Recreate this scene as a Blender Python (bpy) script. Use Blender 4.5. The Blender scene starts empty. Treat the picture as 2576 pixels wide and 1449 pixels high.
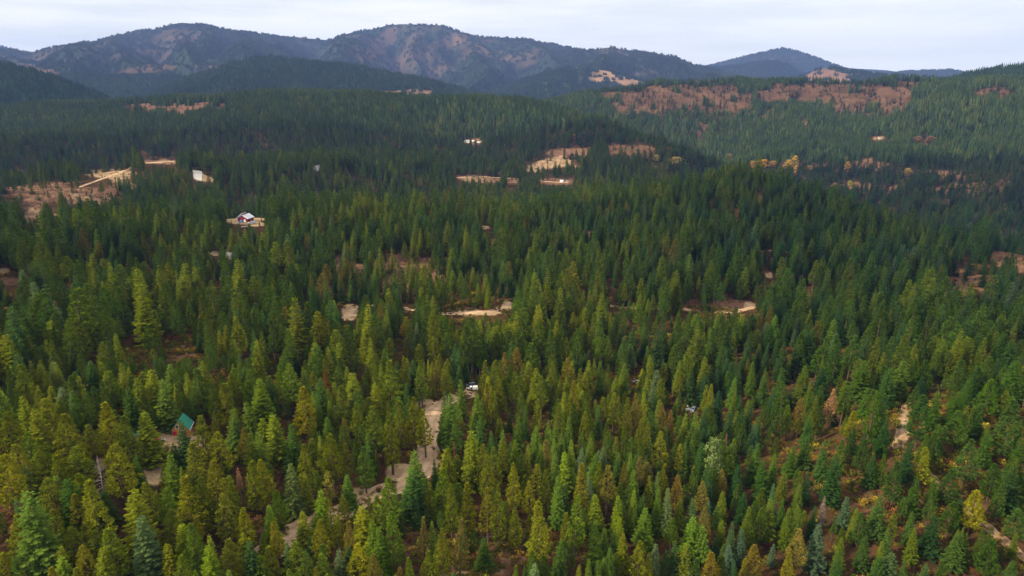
import bpy, bmesh, math, random
import numpy as np
from mathutils import Vector, Matrix

random.seed(7)
RNG = np.random.default_rng(11)
SC = bpy.context.scene
COL = SC.collection
R = math.radians

# ------------------------------------------------------------------ camera model
ZC = 140.0
PITCH = R(16.6)
F = 683.0
S = 1024 / 2576.0
cP, sP = math.cos(PITCH), math.sin(PITCH)


def project(x, y, z):
    """world point(s) -> picture position and depth"""
    dz = z - ZC
    f = y * cP - dz * sP
    u = y * sP + dz * cP
    f = np.where(np.abs(f) < 1e-3, 1e-3, f)
    return 512 + F * x / f, 288 - F * u / f, f


def ray(px, py):
    dx = (px - 512) / F
    dy = (288 - py) / F
    v = np.array([dx, cP + dy * sP, -sP + dy * cP])
    return v / np.hypot(v[0], v[1])          # horizontal length 1


# ------------------------------------------------------------------ noise
def _hash(ix, iy, seed):
    n = (ix.astype(np.int64) * 374761393 + iy.astype(np.int64) * 668265263 + seed * 974634777) & 0xFFFFFFFF
    n = ((n ^ (n >> 13)) * 1274126177) & 0xFFFFFFFF
    n = (n ^ (n >> 16)) & 0xFFFFFFFF
    return n / 4294967295.0


def vnoise(x, y, seed=0):
    x = np.asarray(x, float); y = np.asarray(y, float)
    ix, iy = np.floor(x), np.floor(y)
    fx, fy = x - ix, y - iy
    fx = fx * fx * (3 - 2 * fx); fy = fy * fy * (3 - 2 * fy)
    a = _hash(ix, iy, seed); b = _hash(ix + 1, iy, seed)
    c = _hash(ix, iy + 1, seed); d = _hash(ix + 1, iy + 1, seed)
    return (a * (1 - fx) + b * fx) * (1 - fy) + (c * (1 - fx) + d * fx) * fy


def fbm(x, y, seed=0, octv=4):
    s = 0; a = 0.5; t = 0
    for k in range(octv):
        s = s + a * vnoise(x * 2 ** k, y * 2 ** k, seed + k * 17); t += a; a *= .5
    return s / t * 2 - 1                      # -1..1


def smooth(a, b, x):
    t = np.clip((x - a) / (b - a), 0, 1)
    return t * t * (3 - 2 * t)


# ------------------------------------------------------------------ terrain: heights measured off the place
CT = []                                        # (azimuth, ln r, z)


def ctl(px, py, d):
    v = ray(px, py)
    CT.append((math.atan2(v[0], v[1]), math.log(d), v[2] * d))


for c in [
    (30, 470, 228), (181, 430, 240), (237, 500, 196), (300, 535, 178), (430, 470, 212), (472, 389, 296),
    (489, 310, 410), (345, 312, 420), (245, 221, 680), (231, 258, 540), (40, 222, 650), (105, 175, 1080), (150, 164, 1190), (200, 166, 1150),
    (40, 190, 1000), (735, 180, 850), (690, 193, 835), (640, 202, 815), (596, 207, 800), (460, 215, 765), (350, 217, 790), (790, 193, 820), (835, 212, 790), (890, 237, 730), (934, 262, 680),
    (735, 250, 600), (735, 300, 470), (735, 340, 400), (690, 412, 306), (905, 430, 255), (560, 340, 378), (560, 430, 255),
    (620, 420, 285), (1006, 255, 750), (970, 283, 620), (1000, 400, 300), (1000, 340, 420), (860, 320, 460), (820, 370, 350),
    (780, 440, 275), (457, 177, 1250), (553, 163, 1450), (775, 163, 1700), (900, 165, 1650), (1010, 170, 1600), (318, 171, 1100),
    (240, 127, 1700), (472, 141, 1680), (60, 135, 1700), (120, 101, 2400), (240, 101, 2350), (0, 110, 2300), (420, 104, 2100),
    (505, 104, 2050), (560, 113, 1900), (620, 128, 1700), (683, 151, 1480), (340, 101, 2250), (604, 93, 2500), (716, 89, 2650), (811, 88, 2650), (914, 88, 2650),
    (1010, 88, 2650), (811, 110, 2300), (811, 135, 2000), (960, 110, 2200), (960, 140, 1900), (700, 124, 2180), (1060, 120, 2100),
    (330, 250, 560), (120, 300, 430), (100, 370, 310), (15, 300, 430), (650, 340, 385), (440, 250, 560), (560, 240, 600)]:
    ctl(*c)
for px_, d_, z_ in [(505, 2330, -140), (560, 2200, -160), (620, 1990, -190), (683, 1720, -205), (740, 1500, -200), (340, 2480, -120), (120, 1330, -172), (200, 1330, -168), (60, 1330, -160), (20, 1950, -130), (420, 2330, -120), (345, 985, -176), (457, 985, -178), (560, 1010, -180), (735, 1130, -190), (650, 1060, -184), (835, 1000, -205), (934, 900, -214), (40, 830, -168), (130, 820, -160), (250, 900, -158), (1000, 1000, -215)]:
    v_ = ray(px_, 200); CT.append((math.atan2(v_[0], v_[1]), math.log(d_), z_))
for a, r, z in [(-.66, 130, -124), (0, 130, -126), (.35, 140, -148), (.66, 130, -150), (.5, 160, -150), (-1.0, 250, -126), (1.0, 300, -146),
                (-1.1, 1000, -140), (1.1, 900, -170), (-1.1, 2300, -70), (1.1, 2600, -15)]:
    CT.append((a, math.log(r), z))
for a in np.arange(-180, 180, 40):
    CT.append((R(a), math.log(50), -130))
    if abs(a) > 80:
        for r in (250, 900, 2500): CT.append((R(a), math.log(r), -138))
for a in np.arange(-180, 180, 15):
    for r in (3300, 5000, 9000, 24000):
        if r == 3300 and abs(a) < 70: CT.append((R(a), math.log(r), -120))
        elif r > 3300: CT.append((R(a), math.log(r), -165))
CT = np.array(CT)


def _kern(d2): return np.sqrt(d2 + .05 ** 2)


_d2 = (CT[:, None, 0] - CT[None, :, 0]) ** 2 + (CT[:, None, 1] - CT[None, :, 1]) ** 2
_K = _kern(_d2) - 1e-3 * np.eye(len(CT))
_zm = CT[:, 2].mean()
_W = np.linalg.solve(_K, CT[:, 2] - _zm)


def gh(x, y):
    """ground height above datum"""
    x = np.asarray(x, float); y = np.asarray(y, float)
    shp = x.shape; x = x.ravel(); y = y.ravel()
    out = np.empty(len(x))
    for i in range(0, len(x), 40000):
        xx, yy = x[i:i + 40000], y[i:i + 40000]
        a = np.arctan2(xx, yy); r = np.maximum(np.hypot(xx, yy), 40.); l = np.log(r)
        z = _zm + _kern((a[:, None] - CT[None, :, 0]) ** 2 + (l[:, None] - CT[None, :, 1]) ** 2) @ _W
        z = z + 1.6 * fbm(xx / 55, yy / 55, 3, 3) + (5 * smooth(330, 600, r) * fbm(xx / 170, yy / 170, 13, 3) + (24 * smooth(850, 1700, r) * fbm(xx / 420, yy / 420, 9, 4) + 34 * smooth(1800, 2200, r) * smooth(.08, .22, a) * (.45 - np.abs(fbm(xx / 300 + .25 * yy / 300, yy / 520, 15, 4)) * 1.9))) * smooth(0, .3, 1.2 - abs(a))
        out[i:i + 40000] = z + ZC
    return out.reshape(shp)


_RS = np.exp(np.linspace(math.log(70), math.log(3600), 1500))


def at(px, py, dmin=70, up=0.0):
    """point of the ground seen at a picture position (up: metres above the ground)"""
    v = ray(px, py)
    rs = _RS[_RS >= dmin]
    g = gh(v[0] * rs, v[1] * rs) + up
    zr = ZC + v[2] * rs
    k = np.nonzero(zr <= g)[0]
    k = k[0] if len(k) else len(rs) - 1
    r = rs[k]
    if k > 0:
        a, b = zr[k - 1] - g[k - 1], g[k] - zr[k]
        r = rs[k - 1] + (rs[k] - rs[k - 1]) * a / max(a + b, 1e-6)
    x, y = v[0] * r, v[1] * r
    return float(x), float(y), float(gh(np.array([x]), np.array([y]))[0])


# ------------------------------------------------------------------ materials
def new_mat(name):
    m = bpy.data.materials.new(name); m.use_nodes = True
    nt = m.node_tree; nt.nodes.clear()
    out = nt.nodes.new('ShaderNodeOutputMaterial')
    return m, nt, out


def N(nt, t, **kw):
    n = nt.nodes.new(t)
    for k, v in kw.items(): setattr(n, k, v)
    return n


def plain(name, col, rough=.8, noise=.25, scale=1.5, metal=0.0, spec=.3):
    m, nt, out = new_mat(name)
    b = N(nt, 'ShaderNodeBsdfPrincipled')
    b.inputs['Roughness'].default_value = rough; b.inputs['Metallic'].default_value = metal
    b.inputs['Specular IOR Level'].default_value = spec
    tc = N(nt, 'ShaderNodeTexCoord'); nz = N(nt, 'ShaderNodeTexNoise'); nz.inputs['Scale'].default_value = scale
    nz.inputs['Detail'].default_value = 4
    mx = N(nt, 'ShaderNodeMix', data_type='RGBA')
    mx.inputs[6].default_value = [c * (1 - noise) for c in col] + [1]
    mx.inputs[7].default_value = [min(1, c * (1 + noise)) for c in col] + [1]
    nt.links.new(tc.outputs['Object'], nz.inputs['Vector'])
    nt.links.new(nz.outputs[0], mx.inputs[0]); nt.links.new(mx.outputs[2], b.inputs['Base Color'])
    nt.links.new(b.outputs[0], out.inputs[0])
    return m


def foliage_mat(name, translucent=.08):
    m, nt, out = new_mat(name)
    at_ = N(nt, 'ShaderNodeAttribute', attribute_type='INSTANCER', attribute_name='tint')
    lv = N(nt, 'ShaderNodeAttribute', attribute_type='GEOMETRY', attribute_name='leafvar')
    hs = N(nt, 'ShaderNodeHueSaturation')
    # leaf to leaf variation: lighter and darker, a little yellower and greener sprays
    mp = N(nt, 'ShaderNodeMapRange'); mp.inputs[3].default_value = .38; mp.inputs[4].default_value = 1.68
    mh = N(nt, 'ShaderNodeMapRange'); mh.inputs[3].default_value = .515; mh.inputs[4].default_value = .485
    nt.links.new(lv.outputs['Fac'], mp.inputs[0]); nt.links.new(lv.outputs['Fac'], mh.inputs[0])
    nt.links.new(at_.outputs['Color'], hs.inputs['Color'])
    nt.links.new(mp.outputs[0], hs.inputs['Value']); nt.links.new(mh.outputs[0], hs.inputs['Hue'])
    d = N(nt, 'ShaderNodeBsdfDiffuse'); t = N(nt, 'ShaderNodeBsdfTranslucent'); mx = N(nt, 'ShaderNodeMixShader')
    mx.inputs[0].default_value = translucent
    nt.links.new(hs.outputs[0], d.inputs[0]); nt.links.new(hs.outputs[0], t.inputs[0])
    nt.links.new(d.outputs[0], mx.inputs[1]); nt.links.new(t.outputs[0], mx.inputs[2])
    nt.links.new(mx.outputs[0], out.inputs[0])
    return m


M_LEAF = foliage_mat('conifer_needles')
M_BARK = plain('bark', (.10, .065, .045), .9, .4, 2)
M_DEAD = plain('dead_wood', (.30, .26, .23), .9, .3, 2)

PAL = {'y': (.195, .192, .009), 'o': (.134, .155, .008), 'g': (.078, .126, .011), 'd': (.042, .082, .013), 'b': (.092, .132, .036),
       't': (.178, .140, .018), 'r': (.24, .10, .03), 'k': (.122, .180, .010)}


def ground_mat():
    m, nt, out = new_mat('forest_floor')
    L = nt.links.new
    geo = N(nt, 'ShaderNodeNewGeometry')

    def noise(scale, det=5, rough=.6):
        n = N(nt, 'ShaderNodeTexNoise'); n.inputs['Scale'].default_value = scale; n.inputs['Detail'].default_value = det
        n.inputs['Roughness'].default_value = rough
        L(geo.outputs['Position'], n.inputs['Vector']); return n.outputs[0]

    def ramp(f, stops):
        r = N(nt, 'ShaderNodeValToRGB'); e = r.color_ramp.elements
        while len(e) < len(stops): e.new(.5)
        for k, (p, c) in enumerate(stops): e[k].position = p; e[k].color = (*c, 1)
        L(f, r.inputs[0]); return r.outputs[0]

    def mix(f, a, b, bt='MIX'):
        n = N(nt, 'ShaderNodeMix', data_type='RGBA', blend_type=bt)
        if isinstance(f, float): n.inputs[0].default_value = f
        else: L(f, n.inputs[0])
        for k, v in ((6, a), (7, b)):
            if isinstance(v, tuple): n.inputs[k].default_value = (*v, 1)
            else: L(v, n.inputs[k])
        return n.outputs[2]

    def attr(nm):
        a = N(nt, 'ShaderNodeAttribute', attribute_type='GEOMETRY', attribute_name=nm); return a.outputs['Fac']

    def math_(op, a, b, clamp=False):
        n = N(nt, 'ShaderNodeMath', operation=op); n.use_clamp = clamp
        for k, v in ((0, a), (1, b)):
            if isinstance(v, float): n.inputs[k].default_value = v
            else: L(v, n.inputs[k])
        return n.outputs[0]
    floor = ramp(noise(.16, 6, .7), [(.30, (.022, .022, .008)), (.45, (.050, .032, .015)), (.58, (.090, .043, .020)), (.72, (.07, .06, .017))])
    litter = ramp(noise(.22, 7, .75), [(.28, (.06, .032, .020)), (.45, (.15, .075, .044)), (.6, (.21, .115, .072)), (.75, (.11, .095, .03))])
    soil = ramp(noise(.30, 7, .7), [(.25, (.22, .135, .072)), (.5, (.39, .265, .150)), (.75, (.52, .385, .235))])
    nb = noise(.09, 6, .7)
    edge = math_('MULTIPLY', math_('SUBTRACT', nb, .5), 1.3)
    fl = math_('MULTIPLY', math_('ADD', math_('SUBTRACT', attr('litter'), .25), edge), 2.2, True)
    fs = math_('MULTIPLY', math_('ADD', math_('SUBTRACT', attr('soil'), .30), edge), 3.0, True)
    fr = attr('burn')
    c = mix(fl, floor, litter)
    c = mix(fs, c, soil)
    red = ramp(noise(.02, 8, .75), [(.3, (.05, .036, .022)), (.46, (.095, .050, .030)), (.60, (.140, .078, .045)), (.74, (.08, .070, .028))])
    fb = math_('MULTIPLY', math_('ADD', math_('SUBTRACT', fr, .3), math_('MULTIPLY', math_('SUBTRACT', noise(.012, 6, .7), .5), 1.4)), 3.0, True)
    c = mix(fb, c, red)
    b = N(nt, 'ShaderNodeBsdfDiffuse'); L(c, b.inputs[0])
    bp = N(nt, 'ShaderNodeBump'); bp.inputs['Strength'].default_value = .6; bp.inputs['Distance'].default_value = .5
    L(noise(.8, 5), bp.inputs['Height']); L(bp.outputs[0], b.inputs['Normal'])
    L(b.outputs[0], out.inputs[0])
    return m


def hill_mat(name, forest, bare, bare2, scale):
    m, nt, out = new_mat(name)
    L = nt.links.new
    geo = N(nt, 'ShaderNodeNewGeometry')

    def noise(sc, det, rough=.65):
        n = N(nt, 'ShaderNodeTexNoise'); n.inputs['Scale'].default_value = sc; n.inputs['Detail'].default_value = det
        n.inputs['Roughness'].default_value = rough; L(geo.outputs['Position'], n.inputs['Vector']); return n.outputs[0]
    r1 = N(nt, 'ShaderNodeValToRGB'); e = r1.color_ramp.elements
    e[0].position = .38; e[0].color = (*[c * .55 for c in forest], 1); e[1].position = .62; e[1].color = (*[c * 1.5 for c in forest], 1)
    L(noise(scale, 8, .8), r1.inputs[0])
    r2 = N(nt, 'ShaderNodeValToRGB'); e = r2.color_ramp.elements
    e[0].position = .35; e[0].color = (*bare, 1); e[1].position = .65; e[1].color = (*bare2, 1)
    L(noise(scale * .6, 8, .75), r2.inputs[0])
    a = N(nt, 'ShaderNodeAttribute', attribute_type='GEOMETRY', attribute_name='cut')
    ad = N(nt, 'ShaderNodeMath', operation='MULTIPLY_ADD'); L(noise(scale * .5, 7, .75), ad.inputs[0]); ad.inputs[1].default_value = 1.5; ad.inputs[2].default_value = -1.05
    ad2 = N(nt, 'ShaderNodeMath', operation='ADD'); L(a.outputs['Fac'], ad2.inputs[0]); L(ad.outputs[0], ad2.inputs[1])
    ml = N(nt, 'ShaderNodeMath', operation='MULTIPLY'); ml.use_clamp = True; L(ad2.outputs[0], ml.inputs[0]); ml.inputs[1].default_value = 1.5
    mx = N(nt, 'ShaderNodeMix', data_type='RGBA')
    L(ml.outputs[0], mx.inputs[0]); L(r1.outputs[0], mx.inputs[6]); L(r2.outputs[0], mx.inputs[7])
    b = N(nt, 'ShaderNodeBsdfDiffuse'); L(mx.outputs[2], b.inputs[0]); L(b.outputs[0], out.inputs[0])
    return m


# ------------------------------------------------------------------ mesh helpers
def link_mesh(name, verts, faces, mat, parent=None, leafvar=None, collection=None):
    me = bpy.data.meshes.new(name)
    me.from_pydata([tuple(map(float, v)) for v in verts], [], [tuple(map(int, f)) for f in faces])
    me.materials.append(mat)
    if leafvar is not None:
        a = me.attributes.new('leafvar', 'FLOAT', 'FACE'); a.data.foreach_set('value', np.asarray(leafvar, np.float32))
    o = bpy.data.objects.new(name, me)
    (collection or COL).objects.link(o)
    if parent is not None: o.parent = parent
    return o


def thing(name, label, cat, loc, rz=0.0, group=None):
    o = bpy.data.objects.new(name, None); COL.objects.link(o)
    o.empty_display_size = .5
    o.location = loc; o.rotation_euler = (0, 0, rz)
    tag(o, label, cat, group)
    return o


def tag(o, label=None, cat=None, group=None, kind=None):
    if label: o['label'] = label
    if cat: o['category'] = cat
    if group: o['group'] = group
    if kind: o['kind'] = kind
    return o


class Geo:
    def __init__(s): s.v = []; s.f = []; s.a = []

    def quad(s, p, var):
        n = len(s.v); s.v.extend(p); s.f.append(tuple(range(n, n + len(p)))); s.a.append(var)

    def leaf(s, base, d, ln, w, var, up=None):
        """one pointed spray: base, side, tip, side"""
        d = d / (np.linalg.norm(d) + 1e-9)
        ref = np.array([0, 0, 1.]) if up is None else up
        sd = np.cross(d, ref); n_ = np.linalg.norm(sd)
        sd = np.array([1., 0, 0]) if n_ < 1e-4 else sd / n_
        m = base + d * ln * .45
        s.quad([base, m + sd * w, base + d * ln, m - sd * w], var)

    def tube(s, pts, radii, n=6, var=.5):
        base = len(s.v)
        for (p, r) in zip(pts, radii):
            for k in range(n):
                a = 2 * math.pi * k / n
                s.v.append((p[0] + r * math.cos(a), p[1] + r * math.sin(a), p[2]))
        for i in range(len(pts) - 1):
            for k in range(n):
                a, b = base + i * n + k, base + i * n + (k + 1) % n
                s.f.append((a, b, b + n, a + n)); s.a.append(var)


rnd = random.Random(5)


def U(a, b): return rnd.uniform(a, b)


def vec(*a): return np.array(a, float)


# unit trees: 20 m tall, crown radius as built; scaled afterwards
def fir_crown(seed, rad=3.0, base=.06, power=.85, gap=.0, dens=1.0, droop=.25):
    rnd.seed(seed); g = Geo(); Ht = 20.0
    lv = int(30 * dens)
    for i in range(lv):
        t = (i + U(-.3, .3)) / lv
        t = min(max(t, 0), .985)
        z = Ht * (base + (1 - base) * t)
        prof = (1 - t) ** power * (0.80 + .20 * min(1, t / .12))
        nb = max(4, int(round(9 * (1 - t) ** .5 + 1.5)))
        a0 = U(0, 6.3)
        lvl = U(.82, 1.12)
        for b in range(nb):
            if U(0, 1) < gap: continue
            a = a0 + 2 * math.pi * b / nb + U(-.3, .3)
            L = rad * prof * U(.68, 1.12) * lvl + .22
            dr = droop * U(.4, 1.4) * (1 - .9 * t)
            out = vec(math.cos(a), math.sin(a), 0)
            bv = U(.15, .85)
            ns = max(3, int(round(L / .25)))
            for k in range(ns):
                s_ = (k + .55) / ns
                p = out * (L * s_) + vec(0, 0, z - dr * L * s_ + .16 * L * s_ * s_)
                sl = (.34 + .32 * L * (1 - s_) ** .7) * U(.7, 1.25)
                for sg in (-1, 1):
                    ang = a + sg * U(.55, 1.0)
                    d = vec(math.cos(ang), math.sin(ang), U(-.45, .10))
                    g.leaf(p, d, sl, .085 + .028 * L, min(1, max(0, bv * .55 + .15 * s_ + U(-.05, .36))))
            p = out * (L * .75) + vec(0, 0, z - dr * L * .75 + .1 * L)
            g.leaf(p, out + vec(0, 0, U(-.1, .35)), .42 + L * .25, .17, min(1, bv * .5 + U(.2, .5)))
    for k in range(5):
        a = U(0, 6.3); g.leaf(vec(0, 0, Ht - U(.1, 1.2)), vec(math.cos(a) * .3, math.sin(a) * .3, 1), .75, .12, U(.4, .9))
    return g


def pine_crown(seed, rad=2.9, base=.28, shape=.78, n=175, tuft=.62, full=1.0):
    rnd.seed(seed); g = Geo(); Ht = 20.0
    lob = [(U(0, 6.3), U(.1, .3)) for _ in range(3)]
    for i in range(n):
        t = ((i + U(0, 1)) / n) ** 1.12
        z0 = Ht * (base + (1 - base) * t)
        prof = (1 - t) ** shape * min(1, .55 + t / .22 * .45)
        a = i * 2.39996 + U(-.5, .5)
        wob = 1 + sum(w * math.cos(a * (k + 1) + p + z0 * .35) for k, (p, w) in enumerate(lob)) * .5
        rr = rad * prof * wob * (U(.35, 1.05) ** .55)
        c = vec(math.cos(a) * rr, math.sin(a) * rr, min(z0 + U(-.3, .5), Ht - .2))
        out = vec(math.cos(a), math.sin(a), .55)
        bv = U(.1, .9)
        ts = tuft * U(.75, 1.35) * (1 - .35 * t)
        for k in range(int(19 * full)):
            d = vec(U(-1, 1), U(-1, 1), U(-.55, 1.0)) + out * .55
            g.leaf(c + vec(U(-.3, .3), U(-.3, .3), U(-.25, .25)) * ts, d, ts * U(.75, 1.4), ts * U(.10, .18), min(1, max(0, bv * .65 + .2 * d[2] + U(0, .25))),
                   up=vec(U(-1, 1), U(-1, 1), U(-.3, 1)))
    return g


def broad_crown(seed, rad=3.6, base=.22, nclump=26, leaves=75, Ht=14.0, narrow=1.0):
    rnd.seed(seed); g = Geo()
    for i in range(nclump):
        t = (i + .5) / nclump
        z = Ht * (base + (1 - base) * t * .93)
        rr = rad * narrow * math.sin(math.pi * min(.97, .18 + .82 * t)) ** .7 * U(.25, .85)
        a = i * 2.4 + U(-.4, .4)
        c = vec(math.cos(a) * rr, math.sin(a) * rr, z)
        cr = U(.8, 1.5) * rad / 3.6
        bv = U(.1, .9)
        for k in range(leaves):
            d = vec(rnd.gauss(0, 1), rnd.gauss(0, 1), rnd.gauss(0, .8)); d /= np.linalg.norm(d) + 1e-6
            p = c + d * cr * U(.45, 1.05)
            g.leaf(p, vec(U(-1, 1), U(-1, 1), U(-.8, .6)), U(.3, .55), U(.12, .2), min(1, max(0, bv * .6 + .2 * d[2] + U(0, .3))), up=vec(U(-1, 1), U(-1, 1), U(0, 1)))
    return g


def trunk_geo(Ht=20.0, r=.26, seed=1, top=.96, limbs=0, lrad=2.2):
    rnd.seed(seed); g = Geo()
    zs = [-.8, 0, .15 * Ht, .4 * Ht, .7 * Ht, top * Ht]
    rs = [r * 1.4, r * 1.15, r, r * .75, r * .42, .04]
    dx = [0, 0] + [U(-.15, .15) for _ in range(4)]
    g.tube([(d, d * .6, z) for d, z in zip(dx, zs)], rs, 7)
    for k in range(limbs):
        z = Ht * U(.22, .9); a = U(0, 6.3); L = lrad * (1 - z / Ht) ** .6 * U(.6, 1.15) + .3
        w = .05 + .02 * L
        p0 = vec(0, 0, z); p1 = vec(math.cos(a) * L * .5, math.sin(a) * L * .5, z + U(-.1, .25) * L); p2 = vec(math.cos(a) * L, math.sin(a) * L, z + U(-.5, .1) * L)
        sd = vec(-math.sin(a), math.cos(a), 0) * w; upv = vec(0, 0, w)
        for o_ in (sd, upv):
            g.quad([p0 - o_, p0 + o_, p1 + o_ * .7, p1 - o_ * .7], .5)
            g.quad([p1 - o_ * .7, p1 + o_ * .7, p2 + o_ * .2, p2 - o_ * .2], .5)
        for q in range(3):
            b = p1 + (p2 - p1) * U(0, 1); a2 = a + U(-1.2, 1.2)
            e = b + vec(math.cos(a2), math.sin(a2), U(-.4, .2)) * L * .35
            g.quad([b - upv * .4, b + upv * .4, e], .5)
    return g


def shrub_geo(seed, n=150, flat=.75):
    rnd.seed(seed); g = Geo()
    for i in range(9):
        a = U(0, 6.3); rr = U(0, .62); c = vec(math.cos(a) * rr, math.sin(a) * rr, U(.25, .6) * flat); bv = U(.1, .9)
        for k in range(n // 9):
            d = vec(rnd.gauss(0, 1), rnd.gauss(0, 1), rnd.gauss(0, .8)); d /= np.linalg.norm(d) + 1e-6
            p = c + d * U(.2, .42)
            p[2] = max(p[2], .02)
            g.leaf(p, vec(U(-1, 1), U(-1, 1), U(-.4, .9)), U(.14, .26), U(.06, .1), min(1, max(0, bv * .6 + .2 * d[2] + U(0, .3))), up=vec(U(-1, 1), U(-1, 1), U(0, 1)))
    return g


HID = bpy.data.collections.new('forms')         # not linked to the scene: sources of the uncountable forest


def form(name, geo, mat=None):
    return link_mesh(name, geo.v, geo.f, mat or M_LEAF, leafvar=geo.a, collection=HID)


FIR = [(fir_crown(1), 3.0), (fir_crown(2, 2.7, .08, .95), 2.7), (fir_crown(3, 3.2, .05, .75, .08), 3.2), (fir_crown(4, 2.6, .14, .7, .12), 2.6),
       (fir_crown(5, 3.4, .05, .9, .05, .9, .38), 3.4), (fir_crown(6, 2.5, .2, .8, .1, .95, .3), 2.5)]
PINE = [(pine_crown(11), 2.9), (pine_crown(12, 2.6, .33, .70, 195), 2.6), (pine_crown(13, 3.1, .2, .86, 260), 3.1), (pine_crown(14, 2.5, .4, .64, 165, .66), 2.5),
        (pine_crown(15, 3.3, .24, .75, 280, .6), 3.3), (pine_crown(16, 2.7, .15, .92, 240, .58), 2.7)]
FIR_ME = [link_mesh('crown', g.v, g.f, M_LEAF, leafvar=g.a, collection=HID).data for g, r in FIR]
PINE_ME = [link_mesh('crown', g.v, g.f, M_LEAF, leafvar=g.a, collection=HID).data for g, r in PINE]
_t = trunk_geo(20, .27, 3); TRUNK_ME = link_mesh('trunk', _t.v, _t.f, M_BARK, leafvar=_t.a, collection=HID).data
BROAD = [(broad_crown(21), 3.6, 14.0), (broad_crown(22, 3.0, .15, 26, 70, 14.0, .8), 2.6, 14.0), (broad_crown(23, 2.2, .08, 24, 60, 14, .8), 1.9, 14.0)]
BROAD_ME = [link_mesh('crown', g.v, g.f, M_LEAF, leafvar=g.a, collection=HID).data for g, r, h in BROAD]

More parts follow.
